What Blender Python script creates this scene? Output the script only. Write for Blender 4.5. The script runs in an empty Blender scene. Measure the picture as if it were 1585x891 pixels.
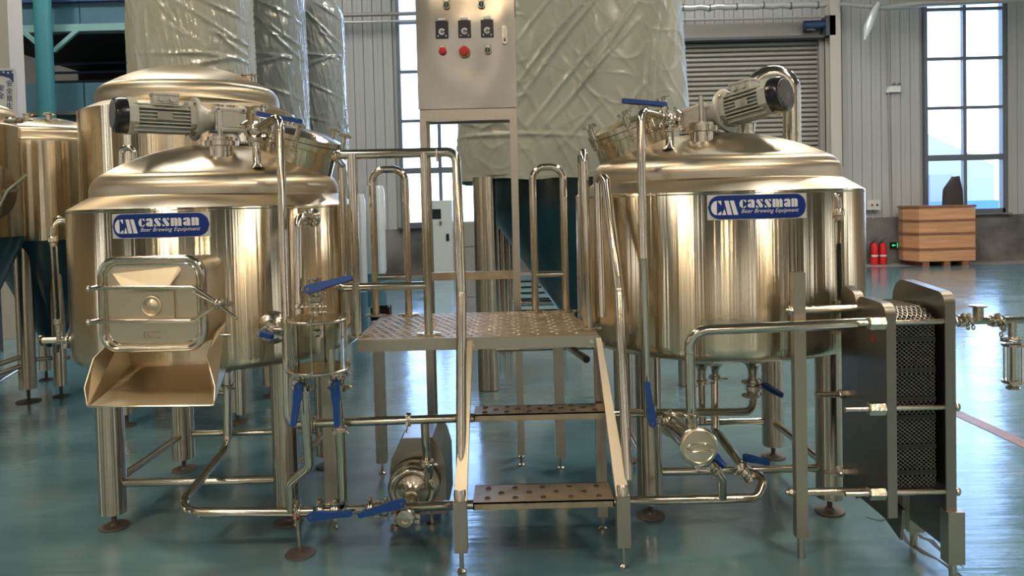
import bpy, math, random
from math import pi, sin, cos, radians as R_
from mathutils import Vector, Matrix, noise
SC = bpy.context.scene
COL = SC.collection
random.seed(7)

# ------------------------------------------------------------------ camera
FPX = 1150.0
EYE = 1.65
PITCH, ROLL, SHY = R_(1.7), R_(-1.4), -95.0/1585.0
cam_d = bpy.data.cameras.new('camera')
cam_d.sensor_fit = 'HORIZONTAL'; cam_d.sensor_width = 36.0
cam_d.lens = 36.0*FPX/1585.0
cam_d.shift_y = SHY
cam_d.clip_end = 200
cam = bpy.data.objects.new('camera', cam_d)
COL.objects.link(cam)
CM = Matrix.Rotation(pi/2-PITCH, 3, 'X') @ Matrix.Rotation(ROLL, 3, 'Z')
cam.matrix_world = Matrix.Translation((0, 0, EYE)) @ CM.to_4x4()
SC.camera = cam

# ------------------------------------------------------------------ world: pale bright winter sky
w = bpy.data.worlds.new('sky'); SC.world = w; w.use_nodes = True
nt = w.node_tree; nt.nodes.clear()
out = nt.nodes.new('ShaderNodeOutputWorld'); bg = nt.nodes.new('ShaderNodeBackground')
tc = nt.nodes.new('ShaderNodeTexCoord'); sep = nt.nodes.new('ShaderNodeSeparateXYZ')
rmp = nt.nodes.new('ShaderNodeValToRGB')
rmp.color_ramp.elements[0].position = 0.0; rmp.color_ramp.elements[0].color = (0.74, 0.84, 1.0, 1)
rmp.color_ramp.elements[1].position = 0.22; rmp.color_ramp.elements[1].color = (0.36, 0.58, 1.0, 1)
nt.links.new(tc.outputs['Generated'], sep.inputs[0]); nt.links.new(sep.outputs['Z'], rmp.inputs[0])
nt.links.new(rmp.outputs[0], bg.inputs[0]); nt.links.new(bg.outputs[0], out.inputs[0])
bg.inputs[1].default_value = 6.0

SC.view_settings.view_transform = 'Standard'
SC.view_settings.look = 'None'
SC.view_settings.gamma = 1.0
SC.view_settings.use_curve_mapping = False
SC.view_settings.exposure = 0.22
SC.cycles.max_bounces = 8
SC.cycles.glossy_bounces = 5
SC.cycles.diffuse_bounces = 3
SC.cycles.caustics_reflective = False
SC.cycles.sample_clamp_indirect = 6.0

def area(name, loc, rot, sx, sy, power, col):
    l = bpy.data.lights.new(name, 'AREA'); l.shape = 'RECTANGLE'; l.size = sx; l.size_y = sy
    l.energy = power; l.color = col
    o = bpy.data.objects.new(name, l); o.location = loc; o.rotation_euler = rot; COL.objects.link(o)
    return o
# added area lamps that light the hall from glowing roof strips built further down
for x, y, pw_ in ((-5, 11, 380), (5, 11, 480), (-5, -3, 90), (5, -3, 90)):
    area('added_roof_light', (x, y, 8.84), (0, 0, 0), 1.1, 8.0, pw_, (1.0, 0.97, 0.90))

# ------------------------------------------------------------------ helpers
def ray(px, py):
    return CM @ Vector(((px-792.5)/FPX, (445.5-py)/FPX + SHY*1585/FPX, -1))
def P(px, py, y):
    """world point on the photograph's ray through (px, py) at the distance y into the hall"""
    d = ray(px, py); return Vector((0, 0, EYE)) + d*(y/d.y)
def F(px, py, h=0.0):
    d = ray(px, py); return Vector((0, 0, EYE)) + d*((h-EYE)/d.z)

def frame(ax, up=None):
    ax = Vector(ax).normalized()
    up = Vector(up) if up else (Vector((0, 0, 1)) if abs(ax.z) < 0.95 else Vector((1, 0, 0)))
    u = up.cross(ax)
    if u.length < 1e-5: u = Vector((0, 1, 0)).cross(ax)
    u.normalize(); v = ax.cross(u).normalized()
    return u, v, ax

class MB:
    def __init__(s): s.v = []; s.f = []
    def add(s, vs, fs):
        b = len(s.v); s.v += [Vector(q) for q in vs]; s.f += [[b+i for i in q] for q in fs]; return s
    def box(s, lo, hi):
        x0, y0, z0 = lo; x1, y1, z1 = hi
        return s.add([(x0,y0,z0),(x1,y0,z0),(x1,y1,z0),(x0,y1,z0),(x0,y0,z1),(x1,y0,z1),(x1,y1,z1),(x0,y1,z1)],
                     [(0,3,2,1),(4,5,6,7),(0,1,5,4),(1,2,6,5),(2,3,7,6),(3,0,4,7)])
    def beam(s, p0, p1, wd, dp, up=None):
        """rectangular bar from p0 to p1; wd along frame u, dp along v"""
        u, v, a = frame(Vector(p1)-Vector(p0), up); p0 = Vector(p0); p1 = Vector(p1)
        vs = [p + u*(wd/2*i) + v*(dp/2*j) for p in (p0, p1) for i, j in ((-1,-1),(1,-1),(1,1),(-1,1))]
        return s.add(vs, [(0,3,2,1),(4,5,6,7),(0,1,5,4),(1,2,6,5),(2,3,7,6),(3,0,4,7)])
    def cyl(s, p0, p1, r0, r1=None, n=20, cap=True):
        r1 = r0 if r1 is None else r1
        return s.lathe([(r0, 0), (r1, (Vector(p1)-Vector(p0)).length)], p0, Vector(p1)-Vector(p0), n, cap)
    def lathe(s, prof, org=(0,0,0), ax=(0,0,1), n=32, cap=True, up=None):
        """prof: list of (radius, height along the axis)"""
        u, v, a = frame(ax, up); org = Vector(org); vs = []; fs = []; rows = []
        for r, h in prof:
            c = org + a*h
            if r < 1e-6: rows.append([len(vs)]); vs.append(c)
            else:
                rows.append(list(range(len(vs), len(vs)+n)))
                for k in range(n):
                    t = 2*pi*k/n; vs.append(c + u*(r*cos(t)) + v*(r*sin(t)))
        for A, B in zip(rows, rows[1:]):
            if len(A) == 1 and len(B) == 1: continue
            for k in range(n):
                k2 = (k+1) % n
                if len(A) == 1: fs.append((A[0], B[k2], B[k]))
                elif len(B) == 1: fs.append((A[k], A[k2], B[0]))
                else: fs.append((A[k], A[k2], B[k2], B[k]))
        if cap and len(rows[0]) > 1: fs.append(tuple(reversed(rows[0])))
        if cap and len(rows[-1]) > 1: fs.append(tuple(rows[-1]))
        return s.add(vs, fs)
    def ring(s, c, ax, r, t, n=32, m=8):
        """torus"""
        u, v, a = frame(ax); c = Vector(c); vs = []; fs = []
        for i in range(n):
            A = 2*pi*i/n; d = u*cos(A)+v*sin(A)
            for j in range(m):
                B = 2*pi*j/m; vs.append(c + d*(r+t*cos(B)) + a*(t*sin(B)))
        for i in range(n):
            for j in range(m):
                i2, j2 = (i+1) % n, (j+1) % m
                fs.append((i*m+j, i2*m+j, i2*m+j2, i*m+j2))
        return s.add(vs, fs)
    def ball(s, c, r, n=12, m=8, sc=(1,1,1)):
        c = Vector(c); pr = [(r*sin(pi*i/m), -r*cos(pi*i/m)) for i in range(m+1)]; pr[0] = (0, -r); pr[-1] = (0, r)
        b = len(s.v); s.lathe(pr, (0,0,0), (0,0,1), n)
        for q in s.v[b:]: q.x = q.x*sc[0]+c.x; q.y = q.y*sc[1]+c.y; q.z = q.z*sc[2]+c.z
        return s
    def tube(s, pts, r, bend=0.05, n=14, cap=True, seg=7):
        path = fillet([Vector(p) for p in pts], bend, seg); return s.sweep(path, r, n, cap)
    def sweep(s, path, r, n=14, cap=True, closed=False):
        L = len(path); vs = []; fs = []; u = None
        for i, p in enumerate(path):
            if closed: t = (path[(i+1) % L]-path[i-1]).normalized()
            elif i == 0: t = (path[1]-path[0]).normalized()
            elif i == L-1: t = (path[-1]-path[-2]).normalized()
            else: t = ((path[i+1]-p).normalized()+(p-path[i-1]).normalized()).normalized()
            if u is None: u = frame(t)[0]
            u = (u - t*u.dot(t)).normalized(); v = t.cross(u)
            rr = r[i] if isinstance(r, (list, tuple)) else r
            for k in range(n):
                a = 2*pi*k/n; vs.append(p+u*(rr*cos(a))+v*(rr*sin(a)))
        for i in range(L if closed else L-1):
            i2 = (i+1) % L
            for k in range(n):
                k2 = (k+1) % n; fs.append((i*n+k, i*n+k2, i2*n+k2, i2*n+k))
        if cap and not closed:
            fs.append(tuple(reversed(range(n)))); fs.append(tuple(range((L-1)*n, L*n)))
        return s.add(vs, fs)
    def prism(s, poly, u, v, nrm, org, t):
        """poly of 2-D points in the frame u, v; extruded by t along nrm"""
        u, v, nrm, org = Vector(u), Vector(v), Vector(nrm), Vector(org); n = len(poly)
        a = [org+u*x+v*y for x, y in poly]; b = [q+nrm*t for q in a]
        fs = [tuple(reversed(range(n))), tuple(range(n, 2*n))]
        fs += [(i, (i+1) % n, (i+1) % n+n, i+n) for i in range(n)]
        return s.add(a+b, fs)

def fillet(pts, bend, seg=7):
    if len(pts) < 3: return pts
    res = [pts[0]]
    for i in range(1, len(pts)-1):
        a, p, b = pts[i-1], pts[i], pts[i+1]
        da, db = (a-p), (b-p); la, lb = da.length, db.length
        da.normalize(); db.normalize()
        ang = da.angle(db)
        if ang > pi-0.02: res.append(p); continue
        t = min(bend/math.tan(ang/2), la*0.48, lb*0.48); rr = t*math.tan(ang/2)
        c = p + (da+db).normalized()*(rr/sin(ang/2))
        s0, s1 = p+da*t, p+db*t
        v0, v1 = s0-c, s1-c; tot = v0.angle(v1)
        for k in range(seg+1):
            f = k/seg; res.append(c + (v0*sin((1-f)*tot)+v1*sin(f*tot))/max(sin(tot), 1e-6))
    res.append(pts[-1])
    return res

def rrect(w, h, r, n=6):
    """rounded rectangle outline, centred"""
    o = []
    for cx, cy, a0 in ((w/2-r, h/2-r, 0), (-w/2+r, h/2-r, pi/2), (-w/2+r, -h/2+r, pi), (w/2-r, -h/2+r, 1.5*pi)):
        for k in range(n+1):
            a = a0+pi/2*k/n; o.append((cx+r*cos(a), cy+r*sin(a)))
    return o

ORG = {}
def link(o, parent=None):
    COL.objects.link(o)
    if parent: o.parent = parent
def obj(name, mb, mat, parent=None, label=None, kind=None, sharp=38, smooth=True, org=None):
    me = bpy.data.meshes.new(name)
    if org is None:
        org = ORG.get(parent.name, Vector((0,0,0))) if parent else None
    if org is None:  # top level mesh: origin at the middle of its base
        xs = [q.x for q in mb.v]; ys = [q.y for q in mb.v]; zs = [q.z for q in mb.v]
        org = Vector(((min(xs)+max(xs))/2, (min(ys)+max(ys))/2, min(zs)))
    org = Vector(org)
    me.from_pydata([tuple(q-org) for q in mb.v], [], mb.f); me.update()
    if smooth:
        me.polygons.foreach_set('use_smooth', [True]*len(me.polygons)); me.set_sharp_from_angle(angle=R_(sharp))
    if mat: me.materials.append(mat)
    o = bpy.data.objects.new(name, me)
    link(o, parent)
    if parent: ORG[o.name] = ORG.get(parent.name, Vector((0,0,0)))
    else: o.location = org; ORG[o.name] = org
    if label: o['label'] = label
    if kind: o['kind'] = kind
    return o
def thing(name, label, cat, loc=(0,0,0), group=None):
    o = bpy.data.objects.new(name, None); o.empty_display_size = 0.1; o.location = loc; link(o)
    ORG[o.name] = Vector(loc); o['label'] = label; o['category'] = cat
    if group: o['group'] = group
    return o
def tag(o, label, cat, group=None):
    o['label'] = label; o['category'] = cat
    if group: o['group'] = group
    return o
def structure(name, mb, mat, **k):
    o = obj(name, mb, mat, **k); o['kind'] = 'structure'; return o

# ------------------------------------------------------------------ materials
MATS = {}
def pm(name, col, metal=0.0, rough=0.5, coat=0.0, emit=0.0, bump=0.0, bscale=(8,8,8), var=0.0, vscale=(3,3,3), col2=None,
       aniso=0.0, spec=None, trans=0.0, rvar=0.0, ior=None, arot=0.0, detail=3.0, alpha=None, tint=None):
    m = bpy.data.materials.new(name); m.use_nodes = True; t = m.node_tree; b = t.nodes['Principled BSDF']
    b.inputs['Base Color'].default_value = (*col, 1); b.inputs['Metallic'].default_value = metal
    b.inputs['Roughness'].default_value = rough; b.inputs['Coat Weight'].default_value = coat
    b.inputs['Coat Roughness'].default_value = 0.12
    if spec is not None: b.inputs['Specular IOR Level'].default_value = spec
    if trans: b.inputs['Transmission Weight'].default_value = trans
    if ior: b.inputs['IOR'].default_value = ior
    if alpha is not None: b.inputs['Alpha'].default_value = alpha
    if emit: b.inputs['Emission Color'].default_value = (*col, 1); b.inputs['Emission Strength'].default_value = emit
    if tint: b.inputs['Specular Tint'].default_value = (*tint, 1)
    c = t.nodes.new('ShaderNodeTexCoord')
    def nz(scale, det=detail):
        mp = t.nodes.new('ShaderNodeMapping'); mp.inputs['Scale'].default_value = scale
        n = t.nodes.new('ShaderNodeTexNoise'); n.inputs['Scale'].default_value = 1.0; n.inputs['Detail'].default_value = det
        t.links.new(c.outputs['Object'], mp.inputs[0]); t.links.new(mp.outputs[0], n.inputs[0]); return n
    if var or col2:
        n = nz(vscale); r = t.nodes.new('ShaderNodeValToRGB')
        r.color_ramp.elements[0].position = 0.35; r.color_ramp.elements[1].position = 0.68
        c1 = col2 if col2 else tuple(q*(1-var) for q in col)
        r.color_ramp.elements[0].color = (*c1, 1); r.color_ramp.elements[1].color = (*col, 1)
        t.links.new(n.outputs[0], r.inputs[0]); t.links.new(r.outputs[0], b.inputs['Base Color'])
    if rvar:
        n = nz(vscale); mr = t.nodes.new('ShaderNodeMapRange')
        mr.inputs['From Min'].default_value = 0.3; mr.inputs['From Max'].default_value = 0.7
        mr.inputs['To Min'].default_value = max(0.02, rough-rvar); mr.inputs['To Max'].default_value = rough+rvar
        t.links.new(n.outputs[0], mr.inputs[0]); t.links.new(mr.outputs[0], b.inputs['Roughness'])
    if bump:
        n = nz(bscale); bp = t.nodes.new('ShaderNodeBump'); bp.inputs['Strength'].default_value = bump
        bp.inputs['Distance'].default_value = 0.01
        t.links.new(n.outputs[0], bp.inputs['Height']); t.links.new(bp.outputs[0], b.inputs['Normal'])
    if aniso:
        b.inputs['Anisotropic'].default_value = aniso; b.inputs['Anisotropic Rotation'].default_value = arot
        tg = t.nodes.new('ShaderNodeTangent'); tg.direction_type = 'RADIAL'; tg.axis = 'Z'
        t.links.new(tg.outputs[0], b.inputs['Tangent'])
    MATS[name] = m; return m

ST = (0.66, 0.565, 0.415)
M_tank = pm('brushed_stainless_tank', ST, 1, 0.20, aniso=0.95, arot=0.25, bump=0.19, bscale=(38, 38, 0.10), detail=4)
M_dome = pm('brushed_stainless_dome', (0.58,0.50,0.375), 1, 0.32, aniso=0.85, arot=0.0, bump=0.04, bscale=(3, 3, 3), detail=2)
M_leg = pm('brushed_stainless_leg', (0.52,0.46,0.37), 1, 0.22, aniso=0.9, arot=0.25, bump=0.12, bscale=(60,60,.3))
M_pipe = pm('polished_stainless_pipe', (0.63,0.57,0.47), 1, 0.13)
M_cast = pm('cast_stainless_fitting', (0.60,0.54,0.44), 1, 0.20, bump=0.15, bscale=(60,60,60))
M_sheet = pm('satin_stainless_sheet', (0.62,0.55,0.43), 1, 0.30, bump=0.02, bscale=(3,3,60), rvar=0.03, vscale=(4,4,30))
M_door = pm('satin_door_sheet', (0.68,0.585,0.43), 1, 0.36, bump=0.04, bscale=(6,6,6), detail=1)
M_cab = pm('satin_stainless_cabinet', (0.42,0.385,0.335), 1, 0.22, bump=0.10, bscale=(3,3,3.5), detail=1)
M_frame = pm('square_tube_stainless', (0.48,0.43,0.35), 1, 0.33, bump=0.1, bscale=(60,60,4))
M_tread = pm('worn_stainless_tread', (0.50,0.40,0.28), 0.75, 0.46, var=0.25, vscale=(9,9,9), bump=0.2, bscale=(30,30,30))
M_rust = pm('dusty_foot_disc', (0.15,0.12,0.095), 0.3, 0.6, var=0.3, vscale=(20,20,20))
M_plate = pm('dark_end_plate_steel', (0.22,0.20,0.18), 1, 0.34, rvar=0.06, vscale=(3,3,3))
M_plate_edge = pm('milled_steel_edge', (0.36,0.32,0.27), 1, 0.30)
M_pack = pm('pressed_plate_pack', (0.32,0.30,0.27), 1, 0.36)
M_gask = pm('black_gasket', (0.015,0.015,0.016), 0, 0.5)
M_blue = pm('blue_vinyl_grip', (0.018,0.065,0.25), 0, 0.40, spec=0.3, bump=0.1, bscale=(80,80,80))
M_motor = pm('cast_aluminium_paint', (0.52,0.50,0.44), 0.35, 0.42, bump=0.2, bscale=(80,80,80))
M_black = pm('black_plastic', (0.012,0.012,0.015), 0, 0.22)
M_glass = pm('clear_glass', (0.93,0.95,0.90), 0, 0.03, trans=1.0, ior=1.2)
M_badgeblue = pm('badge_blue', (0.010,0.034,0.20), 0, 0.35, spec=0.25)
M_badgewhite = pm('badge_white', (0.80,0.78,0.80), 0, 0.4)
M_badgepaper = pm('badge_clear_film', (0.60,0.60,0.58), 0.2, 0.35)
M_red = pm('red_plastic', (0.55,0.02,0.015), 0, 0.3)
M_green = pm('green_lens', (0.02,0.10,0.04), 0, 0.25)
M_yellow = pm('yellow_collar', (0.75,0.36,0.06), 0, 0.35)
M_white = pm('white_plastic', (0.75,0.74,0.70), 0, 0.4)
M_grey = pm('grey_plastic', (0.16,0.16,0.16), 0, 0.4)
M_ext = pm('extinguisher_red', (0.62,0.015,0.02), 0, 0.25, coat=0.4)
M_exit = pm('exit_green_lit', (0.05,0.65,0.28), 0, 0.4, emit=0.9)
M_wood = pm('plywood_crate', (0.66,0.33,0.165), 0, 0.6, var=0.25, vscale=(1.5,1.5,14), bump=0.1, bscale=(3,3,40))
M_wood2 = pm('crate_batten', (0.30,0.13,0.065), 0, 0.65, var=0.3, vscale=(5,5,20))
def film_mat(name, col, rot=0.0, scale=(5, 5, 1.6), strength=0.5, rough=0.22, coat=0.5):
    """plastic film: long sharp creases (ridged noise) plus soft folds"""
    m = pm(name, col, 0, rough, coat=coat, var=0.12, vscale=(3, 3, 1.5)); t = m.node_tree; b = t.nodes['Principled BSDF']
    c = t.nodes['Texture Coordinate']; prev = None
    for sc, k, ty in ((scale, 0.022, 'RIDGED_MULTIFRACTAL'), ((scale[0]*2.2, scale[0]*2.2, scale[2]*2.5), 0.008, 'RIDGED_MULTIFRACTAL')):
        m0 = t.nodes.new('ShaderNodeMapping'); m0.inputs['Rotation'].default_value = (0, rot, 0)
        mp = t.nodes.new('ShaderNodeMapping'); mp.inputs['Scale'].default_value = sc
        n = t.nodes.new('ShaderNodeTexNoise'); n.noise_type = ty; n.inputs['Scale'].default_value = 1.0; n.inputs['Detail'].default_value = 2.0
        n.inputs['Distortion'].default_value = 0.25
        pw = t.nodes.new('ShaderNodeMath'); pw.operation = 'POWER'; pw.inputs[1].default_value = 2.5
        bp = t.nodes.new('ShaderNodeBump'); bp.inputs['Strength'].default_value = strength; bp.inputs['Distance'].default_value = k
        t.links.new(c.outputs['Object'], m0.inputs[0]); t.links.new(m0.outputs[0], mp.inputs[0]); t.links.new(mp.outputs[0], n.inputs[0])
        t.links.new(n.outputs[0], pw.inputs[0]); t.links.new(pw.outputs[0], bp.inputs['Height'])
        if prev: t.links.new(prev.outputs[0], bp.inputs['Normal'])
        prev = bp
    t.links.new(prev.outputs[0], b.inputs['Normal']); t.links.new(prev.outputs[0], b.inputs['Coat Normal'])
    return m
M_film = film_mat('plastic_wrap', (0.40, 0.41, 0.34), rot=0.75, scale=(6, 6, 0.5), strength=0.30, rough=0.34, coat=0.15)
M_filmv = film_mat('plastic_wrap_crinkled', (0.44, 0.44, 0.37), rot=0.1, scale=(7, 7, 3.0), strength=0.7, rough=0.18)
M_film2 = film_mat('plastic_wrap_grey', (0.24, 0.26, 0.24), rot=-0.8, scale=(5, 5, 1.5), strength=0.7, rough=0.18)
M_filmw = pm('white_wrap', (0.7,0.72,0.72), 0.2, 0.25, coat=0.5, bump=0.3, bscale=(8,8,2))
M_teal = pm('teal_film_cone', (0.012,0.070,0.095), 0, 0.30, coat=0.3, bump=0.25, bscale=(5,5,3), var=0.4, vscale=(4,4,2))
M_tealp = pm('teal_paint', (0.045,0.22,0.26), 0, 0.42)
M_beamt = pm('light_teal_paint', (0.20,0.38,0.38), 0, 0.45)
M_panelb = pm('blue_grey_panel', (0.07,0.17,0.23), 0, 0.5, var=0.2, vscale=(2,2,2))
M_navy = pm('dark_interior_panel', (0.004,0.008,0.014), 0, 0.7)  # near-black colour makes the mezzanine interior dark
M_wall = pm('wall_panel_beige', (0.44,0.435,0.415), 0.0, 0.42, var=0.08, vscale=(1,1,0.5))
M_walls = pm('wall_sheet_tan', (0.42,0.31,0.18), 0.0, 0.5, var=0.2, vscale=(1.4,1.4,0.2))
M_conc = pm('dirty_plaster', (0.23,0.215,0.195), 0, 0.8, var=0.6, vscale=(1.4,1.4,1.8), bump=0.2, bscale=(6,6,6), detail=6)
M_roller = pm('roller_door_slats', (0.36,0.33,0.29), 0.2, 0.45)
M_colm = pm('beige_column', (0.50,0.46,0.40), 0, 0.45)
M_browns = pm('brown_steel', (0.16,0.12,0.08), 0.1, 0.5)
M_darks = pm('dark_steel', (0.09,0.095,0.10), 0.2, 0.5)
M_winf = pm('window_frame_grey', (0.13,0.15,0.17), 0.2, 0.4)
M_pane = pm('window_pane', (0.95,0.97,1.0), 0, 0.0, trans=1.0, ior=1.02)
M_glowp = pm('added_glowing_pane', (0.92,0.96,1.0), 0, 0.4, emit=2.6)  # emissive panes added out of view to light hall and steel
M_out = pm('outside_white_wall', (0.40,0.40,0.42), 0, 0.7)
M_outb = pm('outside_blue_fence', (0.10,0.24,0.62), 0, 0.6)
M_outw = pm('outside_dark_window', (0.28,0.29,0.30), 0, 0.3)
M_roofm = pm('roof_sheet', (0.22,0.21,0.19), 0.1, 0.5)
M_cloth = pm('dark_cloth', (0.05,0.04,0.035), 0, 0.85, bump=0.4, bscale=(20,20,20))
M_card = pm('pale_carton', (0.50,0.46,0.43), 0, 0.7)
M_cabw = pm('grey_white_enamel', (0.55,0.56,0.52), 0, 0.35)
M_sign = pm('sign_face', (0.62,0.62,0.62), 0, 0.4)
M_signb = pm('sign_navy', (0.03,0.06,0.16), 0, 0.4)
M_insul = pm('foil_insulation', (0.55,0.53,0.50), 0.5, 0.35, bump=0.6, bscale=(14,14,14))
M_cracks = pm('dark_floor_crack', (0.03,0.035,0.035), 0, 0.7)
M_line = pm('floor_line_paint', (0.36,0.19,0.13), 0, 0.38, var=0.3, vscale=(6,6,6))

def floor_mat():
    m = bpy.data.materials.new('teal_epoxy_floor'); m.use_nodes = True; t = m.node_tree; b = t.nodes['Principled BSDF']
    N = t.nodes.new; L = t.links.new
    c = N('ShaderNodeTexCoord')
    def noise_(sc, det, rot=0):
        mp = N('ShaderNodeMapping'); mp.inputs['Scale'].default_value = sc; mp.inputs['Rotation'].default_value = (0,0,rot)
        n = N('ShaderNodeTexNoise'); n.inputs['Scale'].default_value = 1; n.inputs['Detail'].default_value = det
        L(c.outputs['Object'], mp.inputs[0]); L(mp.outputs[0], n.inputs[0]); return n
    n1 = noise_((0.7, 1.6, 1), 4); r1 = N('ShaderNodeValToRGB')
    r1.color_ramp.elements[0].position = 0.3; r1.color_ramp.elements[0].color = (0.078, 0.160, 0.185, 1)
    r1.color_ramp.elements[1].position = 0.7; r1.color_ramp.elements[1].color = (0.140, 0.270, 0.300, 1)
    L(n1.outputs[0], r1.inputs[0])
    n2 = noise_((2.2, 2.2, 1), 6); r2 = N('ShaderNodeValToRGB')
    r2.color_ramp.elements[0].position = 0.56; r2.color_ramp.elements[0].color = (0,0,0,1)
    r2.color_ramp.elements[1].position = 0.78; r2.color_ramp.elements[1].color = (0.5,0.5,0.5,1)
    L(n2.outputs[0], r2.inputs[0])
    mx = N('ShaderNodeMix'); mx.data_type = 'RGBA'; mx.inputs[7].default_value = (0.17, 0.18, 0.15, 1)
    L(r2.outputs[0], mx.inputs[0]); L(r1.outputs[0], mx.inputs[6])
    L(mx.outputs[2], b.inputs['Base Color'])
    n3 = noise_((0.9, 14.0, 1), 5, 0.5); n4 = noise_((5, 5, 1), 3)
    ad = N('ShaderNodeMath'); ad.operation = 'ADD'; L(n3.outputs[0], ad.inputs[0]); L(n4.outputs[0], ad.inputs[1])
    bp = N('ShaderNodeBump'); bp.inputs['Strength'].default_value = 0.22; bp.inputs['Distance'].default_value = 0.01
    L(ad.outputs[0], bp.inputs['Height']); L(bp.outputs[0], b.inputs['Normal'])
    mr = N('ShaderNodeMapRange'); mr.inputs['From Min'].default_value = 0.3; mr.inputs['From Max'].default_value = 0.7
    mr.inputs['To Min'].default_value = 0.13; mr.inputs['To Max'].default_value = 0.27
    L(n2.outputs[0], mr.inputs[0]); L(mr.outputs[0], b.inputs['Roughness'])
    b.inputs['Specular IOR Level'].default_value = 0.8; b.inputs['Coat Weight'].default_value = 0.5; b.inputs['Coat Roughness'].default_value = 0.14
    L(bp.outputs[0], b.inputs['Coat Normal'])
    return m
M_floor = floor_mat()
M_apron = pm('worn_concrete_apron', (0.33,0.31,0.28), 0, 0.45, var=0.2, vscale=(2,2,2), bump=0.1, bscale=(5,5,5))
# ================================================================== SETTING
HX0, HX1, HY0, HY1, HZ = -15.0, 17.0, -12.0, 18.0, 9.0
structure('floor', MB().box((HX0, HY0, -0.2), (HX1, 17.2, 0)), M_floor, smooth=False, org=(0,0,0))
structure('trim_1', MB().box((HX0, 17.2, -0.2), (HX1, HY1, 0.002)), M_apron, smooth=False)['label'] = 'bare grey concrete strip of floor along the back wall'
# painted guide line on the floor, lower right
a = F(1462, 628); b_ = F(1475, 640); c_ = F(1600, 700); d_ = F(1600, 678)
dirv = (F(1590, 689)-F(1470, 634)); dirv.z = 0; dirv.normalize(); sd = Vector((-dirv.y, dirv.x, 0))*0.055
p0 = F(1470, 634)-dirv*0.9; p1 = F(1590, 689)+dirv*3
ln = MB().add([p0-sd, p1-sd, p1+sd, p0+sd, p0-sd+Vector((0,0,.003)), p1-sd+Vector((0,0,.003)), p1+sd+Vector((0,0,.003)), p0+sd+Vector((0,0,.003))],
    [(0,3,2,1),(4,5,6,7),(0,1,5,4),(1,2,6,5),(2,3,7,6),(3,0,4,7)])
structure('trim_2', ln, M_line, smooth=False)['label'] = 'worn reddish line painted on the teal floor'
# cracks in the epoxy at the lower right
for pts in ([(1330, 768), (1352, 778), (1372, 795), (1396, 820), (1404, 838), (1432, 856), (1452, 866), (1480, 886), (1500, 900)], [(1404, 812), (1428, 832), (1441, 836), (1462, 858), (1492, 878)], [(1380, 800), (1362, 806), (1340, 800)]):
    m = MB(); q = [F(*p) for p in pts]; L_ = []; R2 = []
    for i, p in enumerate(q):
        t_ = (q[min(i+1, len(q)-1)]-q[max(i-1, 0)]).normalized(); n_ = Vector((-t_.y, t_.x, 0))*(.010 if 0 < i < len(q)-1 else .001)*(1+.5*((i*7) % 3-1)); L_.append(p+n_); R2.append(p-n_)
    up = Vector((0, 0, .0015)); n0 = len(q); vs = L_+R2+[p+up for p in L_]+[p+up for p in R2]
    fs = []
    for i in range(n0-1): fs += [(i+2*n0, i+1+2*n0, i+1+3*n0, i+3*n0), (i, i+1, i+1+2*n0, i+2*n0), (i+n0, i+3*n0, i+1+3*n0, i+1+n0)]
    obj('floor_crack', m.add(vs, fs), M_cracks, bpy.data.objects['floor'], smooth=False)
# unseen roof with added glowing strips
sk = [(-5, 11), (5, 11), (-5, -3), (5, -3)]
roof = MB()
xs = [HX0, -5.6, -4.4, 4.4, 5.6, HX1]
for i in range(5):
    x0, x1 = xs[i], xs[i+1]
    if i in (1, 3):
        for y0, y1 in ((HY0, -7.1), (1.1, 6.9), (15.1, HY1)): roof.box((x0, y0, HZ), (x1, y1, HZ+0.1))
    else: roof.box((x0, HY0, HZ), (x1, HY1, HZ+0.1))
structure('ceiling', roof, M_roofm, smooth=False)
for y in (-8, -2, 4, 10, 16):
    structure('trim_3', MB().box((HX0, y-0.12, HZ-0.45), (HX1, y+0.12, HZ-0.01)), M_darks, smooth=False)['label'] = 'dark roof beam spanning the hall'
for i, (x, y) in enumerate(sk):
    structure('window_%d' % (i+3), MB().box((x-0.6, y-4.1, HZ-0.03), (x+0.6, y+4.1, HZ)), M_glowp, smooth=False)['label'] = 'added glowing strip in the unseen roof'
# added warm lamps under the roof, out of view, to brighten hall and steel
for i, (x, y, en, wh) in enumerate(((-7, -8, 190, 'front left'), (0, -8, 190, 'front middle'), (7, -8, 190, 'front right'), (-4.5, -2, 190, 'near left'), (4.5, -2, 190, 'near right'), (-4.5, 4, 150, 'middle left'), (4.5, 4, 150, 'middle right'), (-8, 10, 90, 'rear left'), (0, 10, 130, 'rear middle'), (8, 10, 220, 'rear right'), (13, 10, 200, 'far rear right'))):
    t = thing('added_bay_lamp', 'added warm round lamp under the roof, out of view, %s' % wh, 'lamp', (x, y, 7.4), 'added lamps under the roof')
    obj('lamp_shade', MB().lathe([(0.08, 0.42), (0.10, 0.30), (0.26, 0.05), (0.28, 0.0), (0.25, 0.0), (0.09, 0.27)], (x, y, 7.4), n=20, cap=False), M_motor, t)
    obj('hanging_rod', MB().cyl((x, y, 7.8), (x, y, HZ-0.45), 0.012, n=8), M_darks, t)
    l = bpy.data.lights.new('added_lamp_light', 'AREA'); l.shape = 'DISK'; l.size = 0.44; l.energy = en; l.color = (1.0, 0.80, 0.54) if y < 6 else (1.0, 0.93, 0.82)
    o = bpy.data.objects.new('added_lamp_light', l); o.location = (0, 0, 0.04); COL.objects.link(o); o.parent = t

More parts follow.
